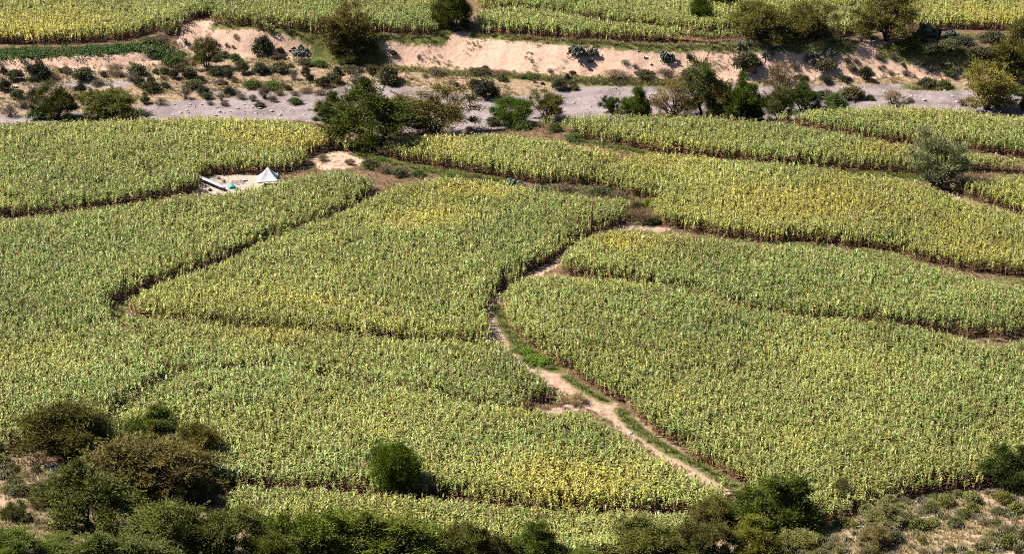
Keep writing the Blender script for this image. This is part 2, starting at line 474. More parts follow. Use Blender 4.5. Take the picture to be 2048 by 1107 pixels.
# ------------------------------------------------------------------ object helpers
def mesh_np(name, V, faces, mats, attrs=None, fmat=None, smooth_f=True, cols=None):
    me = bpy.data.meshes.new(name)
    V = np.asarray(V, np.float32)
    k = faces.shape[1]
    me.vertices.add(len(V)); me.vertices.foreach_set('co', V.ravel())
    me.loops.add(faces.size); me.loops.foreach_set('vertex_index', faces.ravel().astype(np.int32))
    me.polygons.add(len(faces))
    me.polygons.foreach_set('loop_start', (np.arange(len(faces)) * k).astype(np.int32))
    me.polygons.foreach_set('loop_total', np.full(len(faces), k, np.int32))
    for m in (mats if isinstance(mats, (list, tuple)) else [mats]):
        me.materials.append(m)
    if fmat is not None:
        me.polygons.foreach_set('material_index', np.asarray(fmat, np.int32))
    me.update(calc_edges=True)
    me.polygons.foreach_set('use_smooth', np.full(len(faces), smooth_f))
    for nm, a in (attrs or {}).items():
        at = me.attributes.new(nm, 'FLOAT', 'POINT'); at.data.foreach_set('value', np.asarray(a, np.float32))
    if cols is not None:
        at = me.attributes.new('col', 'FLOAT_COLOR', 'POINT')
        c4 = np.ones((len(V), 4), np.float32); c4[:, :3] = cols
        at.data.foreach_set('color', c4.ravel())
    return me

class MB:
    """Collects vertices and quads for one mesh."""
    def __init__(self): self.v = []; self.f = []; self.c = []
    def quad_strip(self, L, Rr, col=(1, 1, 1)):
        b = len(self.v)
        for a, c in zip(L, Rr):
            self.v += [tuple(a), tuple(c)]; self.c += [col, col]
        for i in range(len(L) - 1):
            k = b + 2 * i
            self.f.append((k, k + 1, k + 3, k + 2))
    def tube(self, pts, rad, n=5, col=(1, 1, 1)):
        b = len(self.v); up = Vector((0, 0, 1))
        pts = [Vector(p) for p in pts]
        for i, p in enumerate(pts):
            d = (pts[min(i + 1, len(pts) - 1)] - pts[max(i - 1, 0)])
            if d.length < 1e-6: d = Vector((0, 0, 1))
            d.normalize()
            a = d.cross(up)
            if a.length < 0.05: a = d.cross(Vector((1, 0, 0)))
            a.normalize(); c = d.cross(a)
            for j in range(n):
                t = 2 * math.pi * j / n
                self.v.append(tuple(p + (a * math.cos(t) + c * math.sin(t)) * rad[i])); self.c.append(col)
        for i in range(len(pts) - 1):
            for j in range(n):
                k = b + i * n
                self.f.append((k + j, k + (j + 1) % n, k + n + (j + 1) % n, k + n + j))
        e = b + (len(pts) - 1) * n
        if n >= 4:
            for j in range(1, n - 2, 2):
                self.f.append((e, e + j, e + j + 1, e + (j + 2) % n))
    def box(self, c, s, rot=None):
        b = len(self.v); rot = rot or Matrix()
        for sx, sy, sz in ((-1,-1,-1),(1,-1,-1),(1,1,-1),(-1,1,-1),(-1,-1,1),(1,-1,1),(1,1,1),(-1,1,1)):
            self.v.append(tuple(Vector(c) + rot @ Vector((sx * s[0] / 2, sy * s[1] / 2, sz * s[2] / 2)))); self.c.append((1, 1, 1))
        for q in ((0,3,2,1),(4,5,6,7),(0,1,5,4),(1,2,6,5),(2,3,7,6),(3,0,4,7)):
            self.f.append(tuple(b + i for i in q))
    def mesh(self, name, mat, smooth_f=True, cols=False, attrs=None):
        return mesh_np(name, np.array(self.v), np.array(self.f), mat, attrs, None, smooth_f, np.array(self.c) if cols else None)

def link(name, data, parent=None, loc=(0, 0, 0)):
    o = bpy.data.objects.new(name, data); COL.objects.link(o)
    o.location = loc
    if parent: o.parent = parent
    return o

def tag(o, label=None, cat=None, group=None, kind=None):
    if label: o['label'] = label
    if cat: o['category'] = cat
    if group: o['group'] = group
    if kind: o['kind'] = kind
    return o

def lap(mesh_quads_v):  # bounding helper
    a = np.array(mesh_quads_v); return a.min(0), a.max(0)

# ------------------------------------------------------------------ ground sheets, cut from one terrain
def near(s, z, wd, soft):
    return 1 - smooth(wd, wd + soft, dist_line(GX, GY, wpoly(s, z)))
A = {k: np.zeros(GX.shape) for k in ('scrub', 'bank', 'hill', 'gravel', 'path', 'straw', 'grass')}
A['scrub'] = np.where(scrub, 1.0, 0.0)
A['scrub'] = np.maximum(A['scrub'], near('-60,140 200,138 420,128 700,140 900,150', 0, 3, 2))
A['bank'] = np.where(bank, 1.0, 0.0)
mound = wpoly('610,318 650,303 705,298 735,312 730,328 690,338 640,340', 0.4)
mound_in = in_poly(GX, GY, mound)
A['bank'] = np.where(mound_in, 0.62, A['bank']); A['scrub'] = np.where(mound_in, 1.0, A['scrub'])
A['hill'] = np.where(hm & ~field_any, 1.0, 0.0)
A['gravel'] = np.where(river_in, 1.0, 0.0)
for ln_ in ('400,176 480,180 560,186 640,184 720,180', '60,172 150,170 250,168', '60,208 110,205', '640,205 560,200 480,204 420,212'):
    A['gravel'] = np.maximum(A['gravel'], near(ln_, -.3, .7, 1.6))
PATHS = ['1262,452 1200,474 1150,500 1110,530 1060,552', '990,596 978,612 976,640 984,668 1000,690', '1000,690 1050,715 1090,742 1125,760 1160,785 1195,800 1240,828 1290,868 1340,900 1400,938 1450,968', '1200,800 1150,806 1110,818',
         '1245,455 1275,453 1320,460', '960,262 900,272 850,275', '1880,385 1950,420 2048,448']
PW = [0.8, 1.2, 1.3, 0.7, 1.1, 1.2, .4]
for s, wd in zip(PATHS, PW):
    A['path'] = np.maximum(A['path'], near(s, 0, wd * 0.8, 1.2))
CLEAR = wpoly('392,362 425,350 480,346 545,349 560,362 545,378 470,388 405,388', 0.4)
A['straw'] = np.where(in_poly(GX, GY, CLEAR), 1.0, 0.0)
GRASS_LINES = [('720,306 760,318 850,338 950,352 1010,362', .4, 1.6), ('1000,615 1012,650 1035,680 1075,710 1110,735', 0, .9), ('1085,725 1060,705 1040,690', 0, 1.6), ('1130,748 1175,780 1215,800', 0, .5),
               ('1240,815 1265,845 1300,872 1350,903', 0, .7), ('1365,908 1420,940 1470,968', 0, .7), ('1180,285 1300,310 1420,323 1540,331 1700,347 1840,356', .4, 1.0), ('1570,490 1640,492', 0, 1.0), ('1720,500 1830,523', 0, 1.0),
               ('1100,378 1180,378 1260,392 1290,405 1290,440', .2, 2.6), ('430,47 640,63 760,70 870,74', 4.5, .6), ('950,66 1150,83 1300,91 1490,93 1700,91', 4.5, .9), ('880,72 900,55 920,52', 4.5, 1.5),
               ('-60,112 0,108 150,104 300,96 360,100', 1.6, 2.4), ('640,112 700,120 760,124', .5, 2.0), ('760,130 900,142 1100,153 1300,158 1420,160', .2, 1.3), ('1770,90 1900,100 1990,106', 4.5, 1.2), ('1820,172 1900,176', -.8, 1.6), ('1825,80 1900,72 2040,76', 4.5, 1.6), ('1440,90 1520,86 1700,84', 4.5, 1.6), ('-60,99 0,97 150,97 280,88', 2, .9), ('1980,185 2048,180', -.8, 2.0),
               ('235,612 232,625', 0.3, 1.2), ('348,735 362,742', -0.3, 1.0), ('1980,560 2048,560', 0.2, .8)]
for s, z, wd in GRASS_LINES:
    A['grass'] = np.maximum(A['grass'], near(s, z, wd * 0.7, 1.0))
for k in A:
    a = A[k]
    for _ in range(2):
        p = np.pad(a, 1, mode='edge')
        a = 0.4 * a + 0.15 * (p[:-2, 1:-1] + p[2:, 1:-1] + p[1:-1, :-2] + p[1:-1, 2:])
    A[k] = a

region = np.zeros(GX.shape, int)                    # 0 ground 1 path 2 river_bed 3 embankment 4 hillside
region[A['path'] > 0.5] = 1
region[bank] = 3
region[river_in] = 2
region[hm & ~field_any] = 4
ny, nx = GX.shape
quad_id = np.arange(ny * nx).reshape(ny, nx)
Q = np.stack([quad_id[:-1, :-1], quad_id[:-1, 1:], quad_id[1:, 1:], quad_id[1:, :-1]], -1).reshape(-1, 4)
qreg = region[:-1, :-1].ravel()
VALL = np.stack([GX, GY, Z], -1).reshape(-1, 3)
for rid, nm in enumerate(('ground', 'path', 'river_bed', 'embankment', 'hillside')):
    q = Q[qreg == rid]
    used, inv = np.unique(q.ravel(), return_inverse=True)
    V = VALL[used]; q = inv.reshape(-1, 4)
    at = {k: a.ravel()[used] for k, a in A.items()}
    if rid == 0:        # the same soil carried on to the horizon, just below
        n0 = len(V)
        x0, x1, y0, y1 = gx[0] + .3, gx[-1] - .3, gy[0] + .3, gy[-1] - .3
        big = [(-4000, -2000), (4000, -2000), (4000, 6000), (-4000, 6000)]
        V = np.vstack([V, [(a, b, -4) for a, b in big], ])
        q = np.vstack([q, [[n0, n0 + 1, n0 + 2, n0 + 3]]])
        at = {k: np.concatenate([a, np.zeros(4)]) for k, a in at.items()}
    me = mesh_np(nm, V, q, M_GROUND, at)
    tag(link(nm, me), kind='structure')

# ------------------------------------------------------------------ maize plants
def maize(seed, dry=0.0):
    r = random.Random(seed); mb = MB(); up = []
    h = r.uniform(2.0, 2.35)
    lean = Vector((r.uniform(-.08, .08), r.uniform(-.08, .08), 0))
    dryc = (0.33, 0.165, 0.075)
    def stalk(z): return Vector((lean.x * z, lean.y * z, z))
    mb.tube([stalk(0), stalk(h * .5), stalk(h)], [.022, .018, .009], 3, (0.36, 0.20, 0.10)); up += [0.0] * (len(mb.v) - len(up))
    nl = r.randint(10, 13); a0 = r.uniform(0, 6.28)
    for i in range(nl):
        t = (i + .5) / nl
        z = h * (0.20 + 0.78 * t ** .8)
        a = a0 + (i % 2) * math.pi + r.uniform(-.55, .55)
        L = r.uniform(.42, .68) * (1 - .35 * abs(t - .6)); W = r.uniform(.046, .070)
        out = Vector((math.cos(a), math.sin(a), 0)); side = Vector((-math.sin(a), math.cos(a), 0))
        el = R(r.uniform(32, 66)) if t > .3 else R(r.uniform(-10, 30))
        bend = R(r.uniform(90, 150)) if t > .3 else R(r.uniform(60, 80))
        p = stalk(z); LL = []; RR = []; seg = 4
        tw = r.uniform(-.7, .7)
        for k in range(seg + 1):
            s = k / seg
            wd = W * (0.55 + 1.6 * s * (1 - s) * 1.4) * (1 - s ** 3 * .85)
            e = el - bend * s * s
            d = out * math.cos(e) + Vector((0, 0, math.sin(e)))
            nrm = -out * math.sin(e) + Vector((0, 0, math.cos(e)))
            sv = side * math.cos(tw * s) + nrm * math.sin(tw * s)
            LL.append(p + sv * wd); RR.append(p - sv * wd)
            p = p + d * (L / seg)
        g = r.random()
        green = (0.205 + .20 * g, 0.330 + .18 * g, 0.044 + .090 * g)
        fdry = min(1, max(0, (0.50 - t) / .22)) if r.random() > .12 else 0.85
        c = tuple(green[j] * (1 - fdry) + dryc[j] * fdry for j in range(3))
        mb.quad_strip(LL, RR, c); up += [max(0, 1 - fdry)] * (len(mb.v) - len(up))
    # ear
    z = h * r.uniform(.5, .6); a = r.uniform(0, 6.28); o = Vector((math.cos(a) * .06, math.sin(a) * .06, 0))
    mb.tube([stalk(z) + o * .3, stalk(z + .12) + o, stalk(z + .28) + o * 1.5], [.02, .034, .008], 4, (0.38, 0.32, 0.15)); up += [.4] * (len(mb.v) - len(up))
    for i in range(6):
        a = r.uniform(0, 6.28); o = Vector((math.cos(a), math.sin(a), 0)); s2 = Vector((-math.sin(a), math.cos(a), 0)) * .010
        sp_ = r.uniform(.03, .16)
        p0 = stalk(h); p1 = p0 + Vector((0, 0, r.uniform(.12, .18))) + o * sp_ * .6; p2 = p1 + Vector((0, 0, r.uniform(.02, .12))) + o * sp_
        mb.quad_strip([p0 + s2, p1 + s2, p2 + s2 * .5], [p0 - s2, p1 - s2, p2 - s2 * .5], (0.52, 0.42, 0.20)); up += [0.2] * (len(mb.v) - len(up))
    rr = np.random.default_rng(seed)
    lv = np.repeat(rr.random(len(mb.v) // 2 + 1), 2)[:len(mb.v)]
    return mb.mesh('maize_plant', M_CROP, True, True, {'up': up, 'lv': lv})

def proto_collection(name, meshes):
    c = bpy.data.collections.new(name)
    for i, m in enumerate(meshes):
        o = bpy.data.objects.new('%s_%02d' % (name, i), m); c.objects.link(o)
    return c

def scatter_group(name, coll):
    ng = bpy.data.node_groups.new(name, 'GeometryNodeTree')
    ng.interface.new_socket('Geometry', in_out='INPUT', socket_type='NodeSocketGeometry')
    ng.interface.new_socket('Geometry', in_out='OUTPUT', socket_type='NodeSocketGeometry')
    n = ng.nodes; l = ng.links
    gi = n.new('NodeGroupInput'); go = n.new('NodeGroupOutput')
    ip = n.new('GeometryNodeInstanceOnPoints'); ci = n.new('GeometryNodeCollectionInfo')
    ci.inputs['Collection'].default_value = coll
    ci.inputs['Separate Children'].default_value = True
    ci.inputs['Reset Children'].default_value = True
    def na(nm, t):
        a = n.new('GeometryNodeInputNamedAttribute'); a.data_type = t; a.inputs['Name'].default_value = nm
        return a.outputs['Attribute']
    ip.inputs['Pick Instance'].default_value = True
    l.new(gi.outputs[0], ip.inputs['Points']); l.new(ci.outputs[0], ip.inputs['Instance'])
    l.new(na('idx', 'INT'), ip.inputs['Instance Index'])
    l.new(na('rot', 'FLOAT_VECTOR'), ip.inputs['Rotation'])
    l.new(na('scl', 'FLOAT_VECTOR'), ip.inputs['Scale'])
    l.new(ip.outputs[0], go.inputs[0])
    return ng

def scatter(name, P, rot, scl, idx, tint, bri, ng):
    me = bpy.data.meshes.new(name)
    me.vertices.add(len(P)); me.vertices.foreach_set('co', np.asarray(P, np.float32).ravel())
    for nm, t, v, key in (('rot', 'FLOAT_VECTOR', rot, 'vector'), ('scl', 'FLOAT_VECTOR', scl, 'vector'), ('idx', 'INT', idx, 'value'), ('tint', 'FLOAT', tint, 'value'), ('bri', 'FLOAT', bri, 'value')):
        a = me.attributes.new(nm, t, 'POINT')
        a.data.foreach_set(key, np.asarray(v, np.int32 if t == 'INT' else np.float32).ravel())
    o = link(name, me)
    md = o.modifiers.new('scatter', 'NODES'); md.node_group = ng
    return o

NMZ = 9
C_MAIZE = proto_collection('maize_plant_kinds', [maize(100 + i) for i in range(NMZ)])
G_MAIZE = scatter_group('maize_rows', C_MAIZE)
DENS = 0.45          # metres between plants
total_m = 0
for f in FIELDS:
    xs = [p[0] for p in f['poly']]; ys = [p[1] for p in f['poly']]
    x0, x1, y0, y1 = max(min(xs), -118), min(max(xs), 118), max(min(ys), 215), min(max(ys), 560)
    X, Y = np.meshgrid(np.arange(x0, x1, DENS), np.arange(y0, y1, DENS))
    X = X.ravel() + rng.uniform(-.21, .21, X.size); Y = Y.ravel() + rng.uniform(-.21, .21, Y.size)
    # keep what the picture and a step to the side of it can see
    half = (Y * cp + H * sp) * 1024 / F
    k = (np.abs(X) < half + 7)
    X, Y = X[k], Y[k]
    wob = (fbm(X / 2.0, Y / 2.0, 40, 3) - .5) * 1.2
    k = in_poly(X + wob, Y + wob * .6, f['poly'])
    if f['z'] < 1.9:
        ky = np.interp(X, HILL[0], HILL[1]); k &= Y > ky - 3
    X, Y = X[k], Y[k]
    # bare patches where plants failed
    gap = fbm(X / 1.1, Y / 1.1, 77, 2)
    k = (gap < 0.76) & (rng.random(len(X)) > 0.05)
    X, Y = X[k], Y[k]
    n_ = len(X); total_m += n_
    t = f['tint'] * 0.46 - .05 + (fbm(X / 22, Y / 22, 5, 3) - .5) * 0.9 + (fbm(X / 5, Y / 5, 15, 2) - .5) * .28
    for a, b, rx, ry, s in YW:
        t += s * 0.75 * np.exp(-(((X - a) / rx) ** 2 + ((Y - b) / ry) ** 2))
    for a, b, rx, ry in GW:
        t -= 0.22 * np.exp(-(((X - a) / rx) ** 2 + ((Y - b) / ry) ** 2))
    t = np.clip(t + rng.normal(0, .16, n_), 0, 1)
    hgt = 0.95 + 0.22 * fbm(X / 9, Y / 9, 33, 3) + rng.normal(0, .075, n_)
    bri = np.clip(0.62 + 0.60 * fbm(X / 14, Y / 14, 55, 3) + rng.normal(0, .13, n_), .4, 1.5)
    # stunted and leaning plants along the margins
    de = dist_line(X, Y, f['poly'] + f['poly'][:1])
    edge = np.clip(1 - de / 1.6, 0, 1)
    hgt *= 1 - edge * rng.uniform(0, .45, n_)
    wid = hgt * rng.uniform(.95, 1.25, n_)
    ln = .06 + .12 * edge + .10 * (fbm(X / 7, Y / 7, 83, 2) > .68)
    rot = np.stack([rng.normal(0, 1, n_) * ln, rng.normal(0, 1, n_) * ln, rng.uniform(0, 6.283, n_)], -1)
    o = scatter('maize_field', np.stack([X, Y, ground_z(X, Y)], -1), rot, np.stack([wid, wid, hgt], -1), rng.integers(0, NMZ, n_), t, bri, G_MAIZE)
    tag(o, f['label'], 'maize field', 'maize fields of the valley floor', 'stuff')
print('maize plants', total_m)

# ------------------------------------------------------------------ trees and bushes
def leaf_quads(C, D, L, W, r):
    """Rhombic leaf sprays at C along D."""
    n = len(C)
    rnd = r.normal(size=(n, 3)) * .75; rnd[:, 2] += 1.0; S = np.cross(D, rnd); S /= np.linalg.norm(S, axis=1)[:, None] + 1e-9
    L = np.broadcast_to(L, n)[:, None]; W = np.broadcast_to(W, n)[:, None]
    V = np.empty((n, 4, 3))
    V[:, 0] = C; V[:, 1] = C + D * L * .5 + S * W; V[:, 2] = C + D * L; V[:, 3] = C + D * L * .5 - S * W
    return V.reshape(-1, 3), np.arange(n * 4).reshape(-1, 4)

def limb(mb, a, b, r0, r1, r, sag=0.12, n=5, seg=5):
    a = Vector(a); b = Vector(b); L = (b - a).length
    off = Vector((r.uniform(-1, 1), r.uniform(-1, 1), r.uniform(-.3, 1))) * L * sag
    pts = []; rad = []
    for i in range(seg + 1):
        t = i / seg
        p = a.lerp(b, t) + off * math.sin(math.pi * t) + Vector((r.uniform(-1, 1), r.uniform(-1, 1), 0)) * L * .02 * (0 < t < 1)
        pts.append(p); rad.append(r0 + (r1 - r0) * t)
    mb.tube(pts, rad, n)
    return pts

def make_tree(seed, kind):
    """Canonical 8 m wide, 7 m high tree; returns trunk mesh and crown mesh."""
    r = random.Random(seed); q = np.random.default_rng(seed)
    P = dict(
        dense=dict(nc=44, rc=1.15, fl=.75, base=.9, leaf=34000, L=.30, W=.052, up=.5, low=.05, twigs=2),
        acacia=dict(nc=50, rc=1.15, fl=.6, base=1.3, leaf=21000, L=.30, W=.045, up=.35, low=.14, twigs=5),
        sparse=dict(nc=38, rc=1.2, fl=.7, base=.8, leaf=7500, L=.28, W=.04, up=.4, low=.2, twigs=9),
        bush=dict(nc=40, rc=1.15, fl=.75, base=.3, leaf=29000, L=.28, W=.05, up=.6, low=.03, twigs=4),
        willow=dict(nc=36, rc=.95, fl=1.35, base=.6, leaf=14000, L=.34, W=.032, up=1.0, low=.25, twigs=3),
        round=dict(nc=60, rc=1.25, fl=.95, base=1.7, leaf=30000, L=.26, W=.05, up=.6, low=.18, twigs=2),
    )[kind]
    Rx, Hh = 4.0, 7.0
    cen = []
    tries = 0
    while len(cen) < P['nc'] and tries < 5000:
        tries += 1
        a = r.uniform(0, 2 * math.pi)
        u = math.sqrt(r.random())
        rad = Rx * u * .86
        zt = math.sqrt(max(0, 1 - (u * .92) ** 2))
        if kind == 'acacia': ztop = .40 + .55 * zt
        elif kind == 'willow': ztop = .45 + .5 * zt * r.uniform(.7, 1)
        else: ztop = P['low'] + (.94 - P['low']) * zt
        if kind == 'round':
            zz = r.uniform(-1, 1); rad = Rx * .8 * math.sqrt(1 - zz * zz); z = Hh * (.58 + .32 * zz)
        else:
            lo = max(P['low'], ztop - .55)
            z = Hh * r.uniform(lo, ztop) if r.random() < .5 else Hh * ztop * r.uniform(.86, 1.06)
        if kind == 'willow': rad *= .35 + .75 * (z / Hh)
        wob = 1 + .15 * math.sin(a * 2 + seed * 3) + .16 * math.sin(a * 3 + seed) + .10 * math.sin(a * 5 + seed * 2)
        p = Vector((math.cos(a) * rad * wob, math.sin(a) * rad * wob, z - .25 * P['rc']))
        if kind != 'round': p.z *= 1 + .15 * math.sin(2 * a + seed) + .10 * math.sin(3 * a + seed * 2.3)
        if all((p - c).length > P['rc'] * .66 for c in cen): cen.append(p)
    mb = MB()
    nlimb = {'round': 1, 'willow': 6, 'bush': 6, 'acacia': 4, 'sparse': 5}.get(kind, 4)
    starts = []
    for i in range(nlimb):
        a = 2 * math.pi * i / nlimb + r.uniform(-.4, .4)
        rb = .12 if nlimb > 1 else 0
        s = Vector((math.cos(a) * rb, math.sin(a) * rb, -.25))
        out = .30 if nlimb > 1 else 0.02
        if kind == 'willow': out = .34
        e = Vector((math.cos(a) * Rx * out, math.sin(a) * Rx * out, Hh * (.32 if kind not in ('bush',) else .22)))
        pts = limb(mb, s, e, .22 if nlimb > 2 else .3, .12, r, .08, 7)
        starts.append(pts)
    for c in cen:
        best = min(starts, key=lambda pp: (pp[-1] - c).length)
        st = best[r.randint(3, 5)]
        tgt = c + Vector((0, 0, -.1))
        pts = limb(mb, st, tgt, .075, .022, r, .14, 4)
        for k in range(P['twigs']):
            d = Vector((r.gauss(0, 1), r.gauss(0, 1), r.gauss(.4, .7))).normalized() * P['rc'] * r.uniform(.7, 1.15)
            limb(mb, pts[r.randint(2, 5)], c + d, .022, .007, r, .1, 3, 3)
    tv = mb.mesh('trunk', M_BARK)
    nl = P['leaf'] // len(cen)
    Cs, Ds, lv = [], [], []
    for c in cen:
        d = q.normal(size=(nl, 3)); d /= np.linalg.norm(d, axis=1)[:, None]
        rad = P['rc'] * q.uniform(.6, 1.2) * (q.random(nl) ** (1 / 2.2)) * (1 + .35 * q.normal(size=nl) * .6)
        # sprays gather along a handful of twigs inside each clump
        ax = q.normal(size=(16, 3)); ax[:, 2] = ax[:, 2] * .8 + .25 * P['up']; ax /= np.linalg.norm(ax, axis=1)[:, None]
        a = ax[q.integers(0, 16, nl)]
        d2 = d * .55 + a * .75
        pos = np.array(c) + d2 * rad[:, None] * np.array([1, 1, P['fl']])
        dd = d * .8 + a * .6 + q.normal(size=(nl, 3)) * .35; dd[:, 2] += P['up'] * .4
        if kind == 'willow': dd[:, 2] += .9
        dd /= np.linalg.norm(dd, axis=1)[:, None]
        Cs.append(pos); Ds.append(dd)
        lv.append(np.clip(q.normal(.45 + q.uniform(-.16, .16), .2, nl), 0, 1))
    if kind != 'round':
        for k in range(26):
            c = np.array(cen[q.integers(0, len(cen))])
            o = c - np.array([0, 0, Hh * .35]); o = o / np.linalg.norm(o) + q.normal(size=3) * .35; o[2] = abs(o[2]) * .9; o /= np.linalg.norm(o)
            ln = P['rc'] * q.uniform(1.2, 2.0); m = 70
            u = q.random(m)[:, None]
            Cs.append(c + o * ln * u + q.normal(size=(m, 3)) * .16 * (1.1 - u)); dd = o * .7 + q.normal(size=(m, 3)) * .5; Ds.append(dd / np.linalg.norm(dd, axis=1)[:, None])
            lv.append(np.clip(q.normal(.5, .2, m), 0, 1))
    Cs = np.vstack(Cs); Ds = np.vstack(Ds); lv = np.concatenate(lv)
    Cs[:, 2] = np.maximum(Cs[:, 2], .1)
    V, Fq = leaf_quads(Cs, Ds, P['L'] * q.uniform(.6, 1.3, len(Cs)), P['W'] * q.uniform(.7, 1.3, len(Cs)), q)
    cv = mesh_np('crown', V, Fq, M_LEAF, {'lv': np.repeat(lv, 4)}, None, False)
    wx = np.percentile(np.hypot(V[:, 0], V[:, 1]), 93) * 2; hz = np.percentile(V[:, 2], 98)
    return tv, cv, wx, hz

TREES = {}
for kind, ns in (('dense', 3), ('acacia', 3), ('sparse', 2), ('bush', 3), ('willow', 1), ('round', 1)):
    TREES[kind] = [make_tree(31 * i + sum(map(ord, kind)), kind) for i in range(ns)]

def size_at(p, wpx, hpx):
    s = px_per_m(p.x, p.y, p.z)
    dep = math.atan2(H - p.z, p.y)
    wm = wpx / s
    hm_ = max((hpx / s - 0.28 * wm * math.sin(dep)) / math.cos(dep), 0.35 * hpx / s)
    return wm, hm_

tree_n = 0
def tree(kind, bx, by, wpx, hpx, color, label, name='tree', cat='tree', group=None, var=None, rz=None):
    global tree_n
    p = ground_at(bx, by)
    wm, hh = size_at(p, wpx, hpx)
    tr, cr, wx, hz = TREES[kind][tree_n % len(TREES[kind]) if var is None else var]
    e = bpy.data.objects.new(name, None); COL.objects.link(e)
    e.empty_display_size = .5
    e.location = p; e.rotation_euler = (0, 0, random.uniform(0, 6.28) if rz is None else rz)
    e.scale = (wm / wx, wm / wx, hh / hz)
    tag(e, label, cat, group)
    t = link('trunk', tr, e); c = link('crown', cr, e)
    c.color = (*[min(.6, v * g) for v, g in zip(color, (1.55, 1.50, .95))], 1)
    tree_n += 1
    return e

DK = (0.060, 0.068, 0.014); GRN = (0.070, 0.100, 0.013); OLV = (0.108, 0.102, 0.030); BRN = (0.128, 0.096, 0.036); LIT = (0.135, 0.155, 0.042); GRY = (0.17, 0.165, 0.10); RST = (0.17, 0.10, 0.05)
TG = 'trees of the valley'
# upper terrace and bank
tree('acacia', 692, 114, 108, 104, BRN, 'brown crowned thorn tree casting a dark shadow at the foot of the pale bank', 'thorn_tree', group=TG)
tree('dense', 712, 112, 88, 50, DK, 'low bush coloured dark for the shadow of the brown thorn tree at the foot of the pale bank', 'thorn_bush', 'bush')  # dark crown colour stands for the tree's shadow on the low foliage
tree('dense', 905, 56, 84, 84, DK, 'dark tree standing in the gap between two fields above the pale bank', 'dark_tree', group=TG)
tree('round', 1401, 52, 42, 56, GRN, 'small rounded dark tree in the maize at the top edge', 'small_tree', group=TG)
tree('dense', 1448, 24, 74, 50, DK, 'dark tree cut by the top edge, beside the small rounded tree', 'dark_tree', group=TG)
tree('acacia', 1520, 84, 122, 84, OLV, 'wide olive tree on the terrace edge, left one of the close pair', 'thorn_tree', group=TG)
tree('acacia', 1622, 82, 104, 82, OLV, 'olive tree on the terrace edge, right one of the close pair', 'thorn_tree', group=TG)
tree('acacia', 1772, 80, 124, 108, OLV, 'tall dark tree with a broad shadow beside the big prickly pear at the top', 'thorn_tree', group=TG)
tree('dense', 2035, 152, 104, 112, OLV, 'dark tree at the right edge on the end of the pale bank', 'thorn_tree', group=TG)
tree('acacia', 1975, 220, 124, 94, (0.17, 0.145, 0.045), 'golden olive tree with forked trunks standing in the dry river', 'thorn_tree', group=TG)
tree('willow', 1872, 374, 136, 116, (0.19, 0.205, 0.13), 'grey green willow with a leaning stem between the right hand fields', 'willow_tree', group=TG)
# along the river
tree('acacia', 412, 137, 56, 62, OLV, 'small upright thorn tree on the scrub flat below the pale mound', 'thorn_tree', group=TG)
tree('bush', 112, 240, 84, 76, DK, 'dark upright bush on the scrub flat above the left field', 'thorn_bush', 'bush')
tree('bush', 218, 234, 132, 58, (0.085, 0.088, 0.026), 'wide low olive bush beside the dark upright bush on the scrub flat', 'thorn_bush', 'bush')
tree('bush', 748, 290, 184, 128, (0.056, 0.068, 0.014), 'largest dark green tree on the near bank of the dry river', 'large_tree', group=TG)
tree('acacia', 868, 272, 158, 102, (0.112, 0.092, 0.032), 'brown tree with bare branch tips right of the largest dark green tree', 'thorn_tree', group=TG)
tree('dense', 664, 240, 66, 58, (0.060, 0.078, 0.016), 'smaller green tree left of the largest dark green tree', 'small_tree', group=TG)
tree('round', 1022, 252, 84, 58, (0.060, 0.100, 0.013), 'bright green rounded bush on the near river bank', 'green_bush', 'bush')
tree('acacia', 1095, 242, 72, 64, OLV, 'brown open tree beside the bright green rounded bush', 'thorn_tree', group=TG)
tree('bush', 1222, 226, 38, 34, (0.06, 0.085, 0.025), 'small green bush at the left end of the riverside grove', 'green_bush', 'bush')
tree('dense', 1270, 236, 62, 62, GRN, 'dark green rounded tree at the left of the riverside grove', 'dark_tree', group=TG)
tree('sparse', 1346, 240, 112, 80, (0.16, 0.11, 0.038), 'rusty olive open tree with yellow twigs in the riverside grove', 'thorn_tree', group=TG)
tree('acacia', 1408, 238, 104, 116, (0.078, 0.09, 0.03), 'tallest olive green tree rising behind the riverside grove', 'thorn_tree', group=TG)
tree('acacia', 1440, 242, 82, 82, BRN, 'brown tree on slender trunks in front of the tallest grove tree', 'thorn_tree', group=TG)
tree('dense', 1490, 244, 78, 92, GRN, 'narrow dark green tree on slender trunks in the riverside grove', 'dark_tree', group=TG)
tree('dense', 1508, 244, 34, 46, (0.05, 0.092, 0.02), 'small green tree on a thin trunk right of the narrow dark green tree', 'small_tree', group=TG)
tree('sparse', 1560, 200, 76, 76, (0.13, 0.095, 0.06), 'nearly leafless brown tree at the right of the riverside grove', 'bare_tree', group=TG)
tree('acacia', 1556, 244, 70, 72, (0.075, 0.078, 0.026), 'olive tree in front of the nearly leafless brown tree', 'thorn_tree', group=TG)
tree('bush', 1605, 222, 70, 54, (0.05, 0.066, 0.018), 'dark rounded bush at the right end of the riverside grove', 'dark_bush', 'bush')
tree('bush', 1670, 217, 52, 32, (0.06, 0.095, 0.02), 'small green rounded bush on the gravel right of the grove', 'green_bush', 'bush')
tree('sparse', 1786, 208, 48, 30, (0.24, 0.17, 0.10), 'dry straw coloured bush on the river gravel', 'dry_bush', 'bush')
tree('dense', 2052, 222, 26, 42, DK, 'dark bush at the right edge on the river gravel', 'dark_bush', 'bush')
